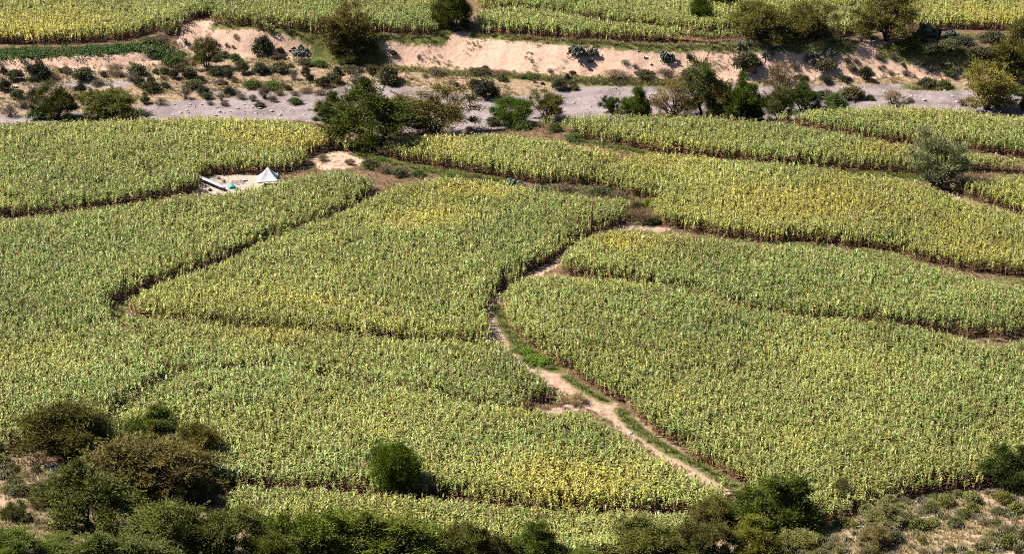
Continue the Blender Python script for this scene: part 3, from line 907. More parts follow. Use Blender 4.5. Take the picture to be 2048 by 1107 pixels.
# foreground
tree('acacia', 135, 915, 186, 122, (0.070, 0.066, 0.016), 'large dark brown thorn tree at the upper left of the foreground thicket', 'thorn_tree', group=TG)
tree('dense', 312, 892, 132, 80, (0.062, 0.082, 0.012), 'dark green flat crowned tree at the top of the foreground thicket', 'thorn_tree', group=TG)
tree('acacia', 300, 990, 240, 134, (0.092, 0.074, 0.028), 'broad brownish thorn tree in the middle of the foreground thicket', 'thorn_tree', group=TG)
tree('bush', 190, 1062, 190, 146, (0.078, 0.088, 0.026), 'olive bush with a black shaded side at the left of the foreground thicket', 'thorn_bush', 'bush')
tree('bush', 330, 1112, 190, 124, (0.092, 0.105, 0.028), 'yellow green bush at the bottom edge below the broad brownish thorn tree', 'thorn_bush', 'bush')
tree('bush', 440, 1118, 170, 110, (0.072, 0.080, 0.022), 'brownish olive bush at the bottom edge left of the gap showing maize', 'thorn_bush', 'bush')
tree('bush', 240, 1150, 200, 100, (0.07, 0.082, 0.025), 'dark olive bush cut by the bottom edge under the thicket', 'thorn_bush', 'bush')
tree('bush', 385, 1010, 80, 60, (0.07, 0.07, 0.028), 'grey twiggy bush at the right foot of the foreground thicket', 'thorn_bush', 'bush')
tree('bush', 620, 1125, 160, 112, (0.088, 0.112, 0.018), 'yellow green bush at the bottom edge right of the gap showing maize', 'thorn_bush', 'bush')
tree('bush', 775, 1125, 210, 116, (0.084, 0.104, 0.017), 'widest olive bush at the bottom edge left of centre', 'thorn_bush', 'bush')
tree('bush', 925, 1130, 130, 96, (0.080, 0.086, 0.020), 'brownish bush at the bottom edge beside the dark green bush', 'thorn_bush', 'bush')
tree('dense', 1072, 1128, 106, 88, (0.062, 0.088, 0.015), 'dark green dense bush at the bottom edge near the centre', 'green_bush', 'bush')
tree('bush', 985, 1135, 90, 80, (0.08, 0.07, 0.022), 'small brown bush at the bottom edge touching the dark green bush', 'thorn_bush', 'bush')
tree('bush', 1165, 1135, 90, 46, (0.08, 0.10, 0.02), 'low green bush at the bottom edge right of the dark green bush', 'green_bush', 'bush')
tree('round', 790, 988, 98, 106, (0.078, 0.112, 0.012), 'lone round green tree at the lower edge of the front maize field', 'round_tree', group=TG)
tree('dense', 1540, 1066, 176, 126, (0.058, 0.076, 0.012), 'large dark green tree at the lower end of the winding path', 'large_tree', group=TG)
tree('bush', 1428, 1062, 104, 78, (0.105, 0.095, 0.03), 'brown olive bush at the path end left of the large dark green tree', 'thorn_bush', 'bush')
tree('bush', 1310, 1122, 170, 84, (0.084, 0.090, 0.025), 'brown olive bush at the bottom edge with reddish twigs on top', 'thorn_bush', 'bush')
tree('sparse', 1285, 1070, 60, 48, (0.22, 0.14, 0.09), 'reddish dry twig bush above the brown olive bush at the bottom edge', 'dry_bush', 'bush')
tree('bush', 1500, 1105, 120, 74, (0.105, 0.108, 0.018), 'yellow olive bush in front of the large dark green tree', 'thorn_bush', 'bush')
tree('bush', 1410, 1120, 110, 80, (0.075, 0.075, 0.025), 'dark olive bush at the bottom edge below the path end', 'thorn_bush', 'bush')
tree('bush', 2018, 980, 104, 96, (0.046, 0.064, 0.015), 'dark green bush at the right edge between maize and stony slope', 'dark_bush', 'bush')
tree('sparse', 1680, 1012, 46, 60, (0.08, 0.075, 0.026), 'thin small bush standing in the maize near the stony slope', 'thorn_bush', 'bush')
tree('bush', 1620, 1062, 70, 40, (0.17, 0.175, 0.06), 'pale green bush right of the large dark green tree', 'green_bush', 'bush')
tree('bush', 1780, 1050, 96, 60, (0.17, 0.165, 0.09), 'grey olive bush at the upper left of the stony slope', 'thorn_bush', 'bush')
tree('bush', 1750, 1102, 80, 60, (0.17, 0.14, 0.08), 'brown twiggy bush low on the stony slope', 'thorn_bush', 'bush')
tree('bush', 20, 1115, 130, 62, (0.075, 0.105, 0.02), 'bright green bush in the bottom left corner', 'green_bush', 'bush')
tree('bush', 115, 1118, 120, 52, (0.075, 0.10, 0.022), 'green bush at the bottom edge right of the corner bush', 'green_bush', 'bush')
tree('bush', 32, 1040, 66, 44, (0.075, 0.082, 0.03), 'long green bush beside the sandy track at lower left', 'green_bush', 'bush')
tree('bush', 545, 1140, 110, 84, (0.088, 0.098, 0.02), 'low olive bush cut by the bottom edge under the gap showing maize', 'thorn_bush', 'bush')
tree('bush', 500, 1050, 90, 40, (0.09, 0.105, 0.022), 'low green bush at the maize edge right of the foreground thicket', 'green_bush', 'bush')
tree('bush', 690, 1090, 130, 80, (0.086, 0.106, 0.018), 'yellow olive bush reaching highest into the nearest strip of maize', 'thorn_bush', 'bush')
tree('bush', 110, 1010, 90, 60, (0.08, 0.085, 0.03), 'greyish bush between the sandy track and the foreground thicket', 'thorn_bush', 'bush')
tree('acacia', 400, 930, 90, 90, (0.12, 0.10, 0.026), 'yellowish open thorn tree at the right of the foreground thicket', 'thorn_tree', group=TG)
tree('bush', 1590, 1100, 110, 50, (0.15, 0.145, 0.06), 'wide low olive bush below the large dark green tree', 'thorn_bush', 'bush')
# weeds beside the path and on small banks
tree('sparse', 1283, 448, 54, 36, (0.19, 0.12, 0.10), 'purplish dry bush on the weedy corner right of the pole', 'dry_bush', 'bush')
tree('bush', 1296, 416, 30, 20, (0.17, 0.20, 0.02), 'yellow green bush on the weedy corner behind the purplish dry bush', 'green_bush', 'bush')
tree('sparse', 1155, 806, 48, 24, (0.24, 0.17, 0.09), 'brown dry bush on the fork of the path', 'dry_bush', 'bush')
tree('bush', 1100, 100, 1, 1, GRN, 'x', 'x') if False else None

# ------------------------------------------------------------------ low shrubs of the scrub flat and the slope
def make_shrub(seed, kind):
    """Canonical shrub 2 m wide, 1.2 m high, many stems with small leaves."""
    r = random.Random(seed); q = np.random.default_rng(seed)
    mb = MB(); tips = []
    ns = {'leafy': 26, 'dry': 46, 'tuft': 60}[kind]
    for i in range(ns):
        a = r.uniform(0, 6.28); t = r.random() ** .6
        e = Vector((math.cos(a) * .88 * t, math.sin(a) * .88 * t, 1.05 * math.sqrt(max(.05, 1 - t * t * .85)) * r.uniform(.6, 1)))
        s = Vector((math.cos(a) * .12 * t, math.sin(a) * .12 * t, -.08))
        pts = limb(mb, s, e, .018, .006, r, .15, 3, 3)
        tips.append((pts[-1], pts[-2]))
    st = mb.mesh('stems', M_TWIG)
    nl = {'leafy': 2600, 'dry': 900, 'tuft': 1400}[kind]
    T_ = np.array([tuple(a) for a, b in tips]); B_ = np.array([tuple(b) for a, b in tips])
    k = q.integers(0, len(tips), nl); u = q.random(nl)[:, None]
    C_ = B_[k] * u + T_[k] * (1 - u) + q.normal(size=(nl, 3)) * np.array([.15, .15, .10])
    D_ = q.normal(size=(nl, 3)); D_[:, 2] += .7 + (1.4 if kind == 'tuft' else 0); D_ /= np.linalg.norm(D_, axis=1)[:, None]
    C_[:, 2] = np.maximum(C_[:, 2], .02)
    Ls = {'leafy': .15, 'dry': .16, 'tuft': .30}[kind]; Ws = {'leafy': .038, 'dry': .018, 'tuft': .014}[kind]
    V, Fq = leaf_quads(C_, D_, Ls * q.uniform(.6, 1.3, nl), Ws * q.uniform(.7, 1.3, nl), q)
    lv = np.clip(q.normal(.45, .22, nl), 0, 1)
    return st, mesh_np('leaves', V, Fq, M_LEAF, {'lv': np.repeat(lv, 4)}, None, False)

def make_cactus(seed):
    """Cluster of short upright stems, 1.6 m wide, 1 m high."""
    r = random.Random(seed); mb = MB()
    for i in range(26):
        a = r.uniform(0, 6.28); t = r.random() ** .6 * .75
        s = Vector((math.cos(a) * t * .7, math.sin(a) * t * .7, -.08))
        hgt = r.uniform(.45, 1.0) * (1.05 - .45 * t)
        e = s + Vector((math.cos(a) * .28 * t, math.sin(a) * .28 * t, hgt))
        m_ = s.lerp(e, .5) + Vector((math.cos(a), math.sin(a), 0)) * .05
        mb.tube([s, m_, e, e + Vector((0, 0, .05))], [.045, .06, .055, .02], 6)
    return mb.mesh('stems', M_STEM)

SHRUB = {k: [make_shrub(11 * i + len(k), k) for i in range(3)] for k in ('leafy', 'dry', 'tuft')}
CACT = [make_cactus(900 + i) for i in range(3)]
shrub_n = 0
def shrub(kind, bx, by, wpx, hpx, color, label, name, group, cat='shrub'):
    global shrub_n
    p = ground_at(bx, by); wm, hh = size_at(p, wpx, hpx)
    e = bpy.data.objects.new(name, None); COL.objects.link(e)
    e.location = p; e.rotation_euler = (0, 0, random.uniform(0, 6.28)); e.empty_display_size = .3
    tag(e, label, cat, group)
    if kind == 'cactus':
        e.scale = (wm / 1.6, wm / 1.6, hh / 1.0)
        link('stems', CACT[shrub_n % 3], e)
    else:
        e.scale = (wm / 2.0, wm / 2.0, hh / 1.2)
        st, lf = SHRUB[kind][shrub_n % 3]
        link('stems', st, e); c = link('leaves', lf, e); c.color = (*color, 1)
    shrub_n += 1

def jit(c, s=.18):
    k = 1 + random.uniform(-s, s)
    return tuple(max(.005, v * k * (1 + random.uniform(-.08, .08))) for v in c)
SC_D = (0.062, 0.062, 0.030); SC_O = (0.115, 0.112, 0.048); SC_G = (0.11, 0.15, 0.035); SC_Y = (0.15, 0.135, 0.10); SC_T = (0.30, 0.21, 0.13); SC_R = (0.28, 0.14, 0.08)
KINDS = {'d': ('leafy', SC_D, 'dark olive shrub on the dry flat above the river bed', 'dark_shrub', 'dark shrubs of the dry flat'),
         'o': ('leafy', SC_O, 'olive shrub on the dry ground near the river bed', 'olive_shrub', 'olive shrubs of the dry flat'),
         'g': ('leafy', SC_G, 'fresh green low shrub on the dry ground near the river bed', 'green_shrub', 'green shrubs of the dry flat'),
         'v': ('leafy', (0.17, 0.25, 0.03), 'bright green low shrub in the bend of the path', 'green_shrub', 'green shrubs in the path bend'),
         'y': ('dry', SC_Y, 'grey twiggy shrub on the dry ground near the river bed', 'grey_shrub', 'grey shrubs of the dry flat'),
         't': ('tuft', SC_T, 'straw brown dead shrub on the dry ground near the river bed', 'dry_shrub', 'straw brown shrubs of the dry flat'),
         'r': ('tuft', SC_R, 'small rust red dead shrub on the dry flat', 'rust_shrub', 'rust red shrubs of the dry flat')}
FLAT = '''348,158,24,20,d 380,158,32,24,d 400,164,28,14,d 435,152,36,20,o 455,155,22,18,d 482,135,26,16,o 487,147,30,24,o 520,148,34,26,o 560,146,42,24,o 588,160,24,24,y 612,152,18,22,o 620,163,20,16,d
648,174,28,22,o 668,167,32,26,o 640,171,20,16,d 675,150,20,18,d 468,166,18,12,r 505,174,42,15,g 542,176,50,15,g 575,180,18,11,d 390,176,42,18,o 405,187,30,15,d 370,198,26,28,y 412,198,24,14,o 443,202,20,18,y 458,190,22,20,d
530,198,26,28,t 505,202,18,14,t 546,205,20,15,t 590,192,28,12,y 590,208,32,14,g 520,214,22,12,o 450,212,20,11,t 470,121,28,15,g 76,157,48,40,d 32,160,36,24,o 8,150,16,16,d 65,164,20,14,o 165,160,52,28,o 208,154,18,12,d
275,150,38,26,o 312,147,16,11,o 265,162,34,22,y 280,174,24,22,d 303,170,22,18,d 162,186,24,20,d 10,182,28,28,d 35,198,32,22,o 70,198,32,24,o 45,217,38,22,y 20,234,34,28,y 75,238,46,24,g 300,182,44,24,o 322,210,30,18,y 290,207,22,16,o
345,131,42,24,g 776,166,54,38,o 712,170,38,34,y 875,150,36,15,t 960,147,52,14,o 700,142,50,14,o 970,197,52,42,d 950,176,24,20,o 1120,180,36,22,d 1148,180,22,12,o 1135,161,13,15,d 742,147,26,16,o 838,120,11,11,y 785,112,18,11,o
1702,198,58,28,o 1655,194,30,16,t 1728,160,26,28,d 1812,152,24,15,y 1855,174,42,22,o 1888,176,32,18,g 1785,120,22,13,y 1936,132,20,15,o 1815,97,56,18,g 1900,97,60,20,o 1855,104,40,14,g 1490,142,56,42,o 1652,140,48,22,o 526,111,40,46,d
472,80,13,13,y 578,72,11,11,y 560,106,18,12,d 740,335,40,20,o 775,345,36,18,t 800,352,34,18,o 835,352,30,14,g 700,330,24,14,t 645,322,30,14,t 760,322,30,10,g 900,356,50,14,g 950,360,40,12,o 1130,382,44,16,t 1200,388,50,18,o 1240,396,40,16,t 1275,420,34,20,o 1310,446,30,14,g
1070,722,46,16,v 1090,728,40,17,v 1054,706,34,13,v 445,114,34,14,o 400,118,30,12,g 430,122,30,10,g 555,118,30,12,o 610,128,40,14,o 640,132,36,13,g 690,130,30,12,g 745,134,40,12,o 230,138,40,12,t 130,145,30,14,o 110,160,30,14,t 230,150,40,14,t 195,170,30,12,t 235,190,30,16,t 130,200,34,18,y 140,215,30,18,o
250,200,26,16,o 360,142,30,16,o 372,130,24,14,t 330,148,22,14,o 440,170,24,14,t 470,186,24,12,y 560,190,24,12,t 610,186,30,12,t 640,190,28,12,t 480,198,24,12,t 420,210,22,10,y 1000,150,40,12,t 1060,156,40,12,g 1100,146,18,10,y 1180,128,16,10,y 1230,150,60,14,t 1290,152,50,14,o 1330,150,40,14,t
1250,130,20,12,y 1270,138,16,10,y 1380,152,40,18,o 1600,158,30,10,d 1650,160,30,10,d 1690,160,26,10,d 1560,160,20,10,d 1760,140,14,10,y 1780,150,18,12,y 1830,130,18,10,y 1870,140,30,12,y 1900,150,30,14,g 1700,140,20,12,t 1590,140,20,14,t 1610,196,22,16,o 1640,198,24,18,o 1740,200,20,12,g 1820,205,18,10,t 1925,212,20,14,t
1045,260,40,22,g 985,250,30,20,o 940,262,20,10,t 1150,280,50,16,g 1110,262,30,18,g 1080,255,24,14,t 690,300,22,14,d 705,296,20,12,d 1895,420,14,8,g 1310,320,20,8,g 1465,332,26,10,g 1990,215,20,14,o 2040,190,40,16,g 2000,110,60,22,d 1960,108,50,18,o 320,82,34,15,t 337,70,28,17,t 352,57,26,14,t 300,84,40,12,o 1840,88,60,22,g 1920,92,70,22,d 1985,84,60,24,o 1870,100,60,18,d'''.split()
for it in FLAT:
    bx, by, wp, hp, k = it.split(',')
    kd, c, lab, nm, grp = KINDS[k]
    if float(by) > 240 and k != 'v':
        lab = {'o': 'olive weed shrub on a grassy field bank', 'g': 'fresh green weed shrub on a grassy field bank', 't': 'straw brown dead shrub on a grassy field bank', 'd': 'dark shrub on a grassy field bank', 'y': 'grey shrub on a grassy field bank'}[k]
        grp = {'o': 'olive', 'g': 'green', 't': 'straw brown', 'd': 'dark', 'y': 'grey'}[k] + ' shrubs of the field banks'
    elif float(bx) > 340 and k in 'dygot' and bank[min(int((ground_at(float(bx), float(by)).y - gy[0]) / GS), ny - 1), min(int((ground_at(float(bx), float(by)).x - gx[0]) / GS), nx - 1)]:
        lab = {'o': 'olive', 'g': 'green', 't': 'straw brown', 'd': 'dark', 'y': 'grey twiggy'}[k] + ' shrub growing on the pale earth bank'
        grp = {'o': 'olive', 'g': 'green', 't': 'straw brown', 'd': 'dark', 'y': 'grey'}[k] + ' shrubs of the pale bank'
    shrub(kd, float(bx), float(by), float(wp) * 1.08, float(hp) * 1.1, jit(c), lab, nm, grp)

fill = 0; tries = 0
while fill < 75 and tries < 4000:
    tries += 1
    bx, by = random.choice([(random.uniform(0, 640), random.uniform(126, 214)), (random.uniform(640, 1180), random.uniform(138, 178)), (random.uniform(1500, 2000), random.uniform(105, 152))])
    p = ground_at(bx, by)
    ix = int((p.x - gx[0]) / GS); iy = int((p.y - gy[0]) / GS)
    if not (scrub[iy, ix] or (bank[iy, ix] and bx > 1500)): continue
    k = random.choice('ooyytttdg'); kd, c, lab, nm, grp = KINDS[k]
    if bank[iy, ix]:
        lab = {'o': 'olive', 'g': 'green', 't': 'straw brown', 'd': 'dark', 'y': 'grey twiggy'}[k] + ' shrub growing on the pale earth bank'
        grp = {'o': 'olive', 'g': 'green', 't': 'straw brown', 'd': 'dark', 'y': 'grey'}[k] + ' shrubs of the pale bank'
    wp = random.uniform(9, 24)
    shrub(kd, bx, by, wp, wp * random.uniform(.45, .7), jit(c), lab, nm, grp); fill += 1

HK = [('leafy', (0.19, 0.18, 0.075), 'olive shrub on the stony slope', 'olive_shrub', 'olive shrubs of the stony slope'),
      ('leafy', (0.24, 0.24, 0.06), 'yellow green shrub on the stony slope', 'yellow_shrub', 'yellow green shrubs of the stony slope'),
      ('dry', (0.32, 0.28, 0.20), 'grey twiggy shrub on the stony slope', 'grey_shrub', 'grey shrubs of the stony slope'),
      ('tuft', (0.40, 0.33, 0.17), 'pale straw tuft on the stony slope', 'grass_tuft', 'straw tufts of the stony slope'),
      ('cactus', (0, 0, 0), 'cluster of short upright cactus stems on the stony slope', 'cactus_cluster', 'cactus clusters of the stony slope')]
SLOPE = [(1470, 1112), (1560, 1085), (1640, 1062), (1720, 1030), (1800, 1008), (1900, 995), (2055, 980), (2055, 1115), (1470, 1115)]
SLOPEL = [(-5, 925), (50, 935), (95, 955), (110, 985), (60, 1000), (0, 990)]
BARE = [(1890, 1075, 45, 14), (1960, 1060, 40, 10), (1730, 1098, 30, 10), (1990, 1020, 30, 10), (1940, 1090, 30, 8)]
placed = []
for poly, want, side in ((SLOPE, 130, 'r'), (SLOPEL, 20, 'l')):
    xs = [p[0] for p in poly]; ys = [p[1] for p in poly]; k = 0; tries = 0
    while k < want and tries < 8000:
        tries += 1
        x, y = random.uniform(min(xs), max(xs)), random.uniform(min(ys), max(ys))
        if not in_poly(np.array([x]), np.array([y]), poly)[0]: continue
        if any(((x - a) / rx) ** 2 + ((y - b) / ry) ** 2 < 1 for a, b, rx, ry in BARE): continue
        if any(abs(x - a) < 11 and abs(y - b) < 5.5 for a, b in placed): continue
        placed.append((x, y)); k += 1
        kd, c, lab, nm, grp = random.choices(HK, [3, 2.6, 2, 1.8, 4.2])[0]
        if side == 'l':
            lab = lab.replace('the stony slope', 'the slope beside the sandy track'); grp = grp.replace('the stony slope', 'the sandy track slope')
        wp = random.uniform(18, 38) * (1.2 if kd == 'leafy' else .85)
        shrub(kd, x, y, wp, wp * random.uniform(.6, .85), jit(c, .25), lab, nm, grp, 'cactus' if kd == 'cactus' else ('grass tuft' if kd == 'tuft' else 'shrub'))

# ------------------------------------------------------------------ prickly pears and agaves
def pad(mb, c, up, nrm, hh, ww, th=.05):
    """A flat rounded cactus pad standing on c."""
    up = up.normalized(); nrm = (nrm - up * nrm.dot(up)).normalized(); sd = up.cross(nrm)
    b = len(mb.v); n = 10
    rings = [(.0, 1.0, 0), (.5, .78, 1), (.0, 0, 2)]
    mid = c + up * hh * .5
    for s in (-1, 1):
        for j in range(n):
            t = 2 * math.pi * j / n
            k = 0.72
            mb.v.append(tuple(mid + up * math.cos(t) * hh * .5 * k + sd * math.sin(t) * ww * .5 * k + nrm * th * s)); mb.c.append((1, 1, 1))
    for j in range(n):
        t = 2 * math.pi * j / n
        mb.v.append(tuple(mid + up * math.cos(t) * hh * .5 + sd * math.sin(t) * ww * .5)); mb.c.append((1, 1, 1))
    for j in range(n):
        k = (j + 1) % n
        mb.f.append((b + j, b + k, b + 2 * n + k, b + 2 * n + j))
        mb.f.append((b + n + k, b + n + j, b + 2 * n + j, b + 2 * n + k))
    for o in (0, n):
        mb.f.append((b + o, b + o + 1, b + o + 2, b + o + 3)); mb.f.append((b + o, b + o + 3, b + o + 4, b + o + 5))
        mb.f.append((b + o, b + o + 5, b + o + 6, b + o + 7)); mb.f.append((b + o, b + o + 7, b + o + 8, b + o + 9))

def prickly_pear(seed, W=3.0, Hh=2.2, n=70):
    """A dense thicket of pads, each rooted on the ones below."""
    r = random.Random(seed); mb = MB()
    lobes = [(r.uniform(-.3, .3) * W, r.uniform(-.25, .25) * W, r.uniform(.7, 1)) for _ in range(4)]
    for i in range(n):
        lx, ly, lh = lobes[i % 4]
        a = r.uniform(0, 6.28); t = r.random() ** .55; el = math.asin(r.random() ** .8)
        d = Vector((math.cos(a) * math.cos(el), math.sin(a) * math.cos(el), math.sin(el)))
        c = Vector((lx + d.x * t * W * .24, ly + d.y * t * W * .24, d.z * t * (Hh * lh - .45) - .05))
        u = Vector((d.x * .7 + r.gauss(0, .35), d.y * .7 + r.gauss(0, .35), 1.0))
        hh = r.uniform(.36, .56)
        pad(mb, c, u, Vector((r.gauss(0, 1), r.gauss(0, 1), .1)), hh, hh * .75, .035)
    return mb

def make_pp(seed, mat, W, Hh, n):
    return prickly_pear(seed, W, Hh, n).mesh('pads', mat)
PP = [make_pp(1, M_PAD, 3.0, 2.2, 190), make_pp(2, M_PAD, 3.0, 2.0, 170), make_pp(3, M_PADP, 3.0, 2.2, 170)]

def agave(seed):
    r = random.Random(seed); mb = MB(); dd = MB()
    for i in range(30):
        a = i * 2.399 + r.uniform(-.2, .2); t = i / 30
        el = R(18 + 62 * t + r.uniform(-6, 6)); L = r.uniform(.95, 1.3) * (1 - .15 * t)
        out = Vector((math.cos(a), math.sin(a), 0)); sd = Vector((-math.sin(a), math.cos(a), 0))
        tgt = dd if i < 4 else mb
        if i < 4: el = R(r.uniform(-5, 20))
        LL, MM, RR = [], [], []
        for k in range(6):
            s = k / 5
            e = el - .25 * s * (1 - t)
            p = out * (.08 + L * s * math.cos(e)) + Vector((0, 0, .05 + L * s * math.sin(e)))
            wd = .085 * (1 - s) ** .7 * (.7 + .9 * s) + .004
            nn = -out * math.sin(e) + Vector((0, 0, math.cos(e)))
            LL.append(p + sd * wd + nn * wd * .5); MM.append(p - nn * .02 * (1 - s)); RR.append(p - sd * wd + nn * wd * .5)
        tgt.quad_strip(LL, MM); tgt.quad_strip(MM, RR); tgt.quad_strip(RR, LL)
    return mb.mesh('leaves', M_AGAVE), dd.mesh('withered_leaves', M_AGAVED)
AG = [agave(5), agave(6), agave(8)]

def place_pp(i, bx, by, wpx, hpx, label):
    p = ground_at(bx, by); wm, hh = size_at(p, wpx, hpx)
    o = link('prickly_pear', PP[i], None, p); o.rotation_euler = (0, 0, random.uniform(0, 6.28))
    o.scale = (wm / 3.0, wm / 3.0, hh / 2.2)
    tag(o, label, 'cactus', 'prickly pears')

place_pp(0, 1155, 112, 46, 34, 'largest dark prickly pear on the pale bank below the terrace maize')
place_pp(1, 1186, 111, 26, 24, 'small dark prickly pear touching the largest one on the pale bank')
place_pp(0, 1336, 128, 38, 34, 'dark prickly pear on the pale bank with a spike above it')
place_pp(1, 1378, 120, 14, 20, 'tiny upright prickly pear right of the spiked one on the pale bank')
place_pp(0, 1866, 82, 66, 52, 'big grey prickly pear on the terrace beside the tall shadowed tree')
place_pp(1, 1905, 80, 40, 30, 'lower prickly pear right of the big grey one on the terrace')
place_pp(0, 596, 112, 58, 32, 'dark prickly pear at the foot of the bank left of the brown tree')
place_pp(1, 1662, 112, 28, 22, 'small grey prickly pear beside the agave clump on the bank')
place_pp(0, 1030, 378, 56, 26, 'larger blue grey prickly pear in the weeds left of the pole')
place_pp(1, 1075, 384, 40, 22, 'smaller blue grey prickly pear in the weeds left of the pole')
place_pp(2, 432, 962, 56, 60, 'pale prickly pear in black shade right of the broad brownish thorn tree')
place_pp(2, 480, 962, 66, 44, 'lower pale prickly pear at the maize edge beside the thicket')
place_pp(2, 130, 1020, 42, 54, 'pale prickly pear at the left side of the foreground thicket by the track')
place_pp(2, 105, 938, 60, 20, 'low grey prickly pear under the large dark brown thorn tree')
place_pp(2, 352, 990, 40, 30, 'pale prickly pear under the broad brownish thorn tree')
place_pp(1, 195, 1085, 40, 34, 'dark prickly pear at the bottom of the foreground thicket')
place_pp(2, 1885, 128, 50, 10, 'low yellowish prickly pear on the right part of the bank')

def place_ag(i, bx, by, wpx, hpx, label):
    p = ground_at(bx, by); wm, hh = size_at(p, wpx, hpx)
    e = bpy.data.objects.new('agave', None); COL.objects.link(e); e.location = p; e.empty_display_size = .3
    e.rotation_euler = (0, 0, random.uniform(0, 6.28)); e.scale = (wm / 2.0, wm / 2.0, max(hh, wm * .5) / 1.25)
    tag(e, label, 'agave', 'agaves of the bank')
    link('leaves', AG[i][0], e); link('withered_leaves', AG[i][1], e)

place_ag(0, 372, 89, 20, 18, 'small agave on the pale bank left of the dark shrub')
place_ag(1, 433, 92, 16, 14, 'small agave on the pale bank above the upright thorn tree')
place_ag(2, 453, 95, 12, 12, 'tiny agave on the pale bank, left of two')
place_ag(0, 466, 97, 10, 10, 'tiny agave on the pale bank, right of two')
place_ag(1, 1480, 98, 24, 24, 'agave at the top left of the clump on the bank below the olive pair')
place_ag(2, 1498, 94, 22, 22, 'agave on the bank edge, second from the left of the clump')
place_ag(0, 1503, 118, 22, 26, 'agave with pale withered leaves in the middle of the bank clump')
place_ag(1, 1529, 118, 26, 28, 'agave at the lower right of the bank clump')
place_ag(2, 1544, 102, 26, 22, 'dark agave standing alone at the upper right of the bank clump')
place_ag(0, 1545, 114, 16, 18, 'small agave under the dark agave standing alone')
place_ag(1, 1626, 118, 40, 26, 'widest agave on the bank above a round green shrub')
place_ag(2, 1618, 120, 26, 20, 'agave at the left end of the bank hollow')
place_ag(0, 1648, 105, 16, 20, 'upright agave between the widest agave and the small prickly pear')
place_ag(1, 1740, 79, 28, 26, 'pale spiky agave on the bank crest under the tall shadowed tree')
place_ag(2, 1723, 84, 16, 20, 'dark agave on the bank crest left of the pale spiky one')
place_ag(0, 1918, 82, 20, 18, 'agave on the terrace right of the big grey prickly pear')
place_ag(1, 1512, 130, 24, 24, 'lowest agave of the bank clump, above the grove')

# ------------------------------------------------------------------ grass and ground cover (nobody could count it)
def tuft(seed, n, hh, spread, wd, cols):
    r = random.Random(seed); mb = MB()
    for i in range(n):
        a = r.uniform(0, 6.28); o = Vector((math.cos(a), math.sin(a), 0)); s = Vector((-math.sin(a), math.cos(a), 0)) * wd
        b0 = o * r.uniform(0, spread * .6); h1 = hh * r.uniform(.5, 1.1)
        p1 = b0 + o * spread * .3 + Vector((0, 0, h1 * .65)); p2 = b0 + o * spread * r.uniform(.5, 1.1) + Vector((0, 0, h1))
        c = r.choice(cols)
        mb.quad_strip([b0 + s, p1 + s, p2 + s * .3], [b0 - s, p1 - s, p2 - s * .3], c)
    q = np.random.default_rng(seed)
    lv = np.repeat(q.random(len(mb.v) // 6 + 1), 6)[:len(mb.v)]
    return mb.mesh('tuft', M_TUFT, False, True, {'lv': lv})

def leafy(seed, n, hh, spread, cols):
    r = random.Random(seed); mb = MB()
    for i in range(n):
        a = r.uniform(0, 6.28); t = r.random() ** .6
        c0 = Vector((math.cos(a) * spread * t, math.sin(a) * spread * t, hh * r.uniform(.3, 1) * (1 - .4 * t)))
        d = Vector((r.gauss(0, 1), r.gauss(0, 1), r.gauss(0, .5))).normalized(); s = d.cross(Vector((r.gauss(0, .4), r.gauss(0, .4), 1))).normalized()
        L = r.uniform(.10, .22)
        mb.quad_strip([c0 + s * .02, c0 + d * L * .5 + s * L * .38, c0 + d * L], [c0 - s * .02, c0 + d * L * .5 - s * L * .38, c0 + d * L], r.choice(cols))
    q = np.random.default_rng(seed)
    lv = np.repeat(q.random(len(mb.v) // 6 + 1), 6)[:len(mb.v)]
    return mb.mesh('leafy', M_TUFT, False, True, {'lv': lv})

GC = [(0.13, 0.20, 0.03), (0.19, 0.26, 0.035), (0.26, 0.28, 0.07)]
C_GRASS = proto_collection('grass_kinds', [tuft(700 + i, 16, .42, .28, .014, GC) for i in range(4)])
G_GRASS = scatter_group('grass_patch', C_GRASS)
C_LEAFY = proto_collection('leafy_kinds', [leafy(750 + i, 40, .5, .45, [(0.05, 0.115, 0.03), (0.075, 0.15, 0.04), (0.10, 0.16, 0.05)]) for i in range(4)])
G_LEAFY = scatter_group('leafy_patch', C_LEAFY)

def pts_near(lines, dens):
    out = []
    for s, z, wd in lines:
        L = wpoly(s, z)
        for (x1, y1), (x2, y2) in zip(L[:-1], L[1:]):
            ln = math.hypot(x2 - x1, y2 - y1); n_ = int(ln * 2 * wd * dens)
            t = rng.random(n_); nxv, nyv = -(y2 - y1) / ln, (x2 - x1) / ln
            o = np.clip(rng.normal(0, .5, n_), -1.2, 1.2) * wd
            out.append(np.stack([x1 + (x2 - x1) * t + nxv * o, y1 + (y2 - y1) * t + nyv * o], -1))
    return np.vstack(out)

def not_in_fields(P):
    k = np.ones(len(P), bool)
    for f in FIELDS: k &= ~in_poly(P[:, 0], P[:, 1], f['poly'])
    return P[k]

def lay(name, P, ng, sc, tint, label, cat):
    n_ = len(P)
    s = sc * rng.uniform(.6, 1.35, n_)
    rot = np.stack([rng.normal(0, .1, n_), rng.normal(0, .1, n_), rng.uniform(0, 6.28, n_)], -1)
    o = scatter(name, np.stack([P[:, 0], P[:, 1], ground_z(P[:, 0], P[:, 1]) - .02], -1), rot, np.stack([s, s, s], -1), rng.integers(0, 4, n_), np.clip(tint, 0, 1), np.ones(n_), ng)
    tag(o, label, cat, None, 'stuff')

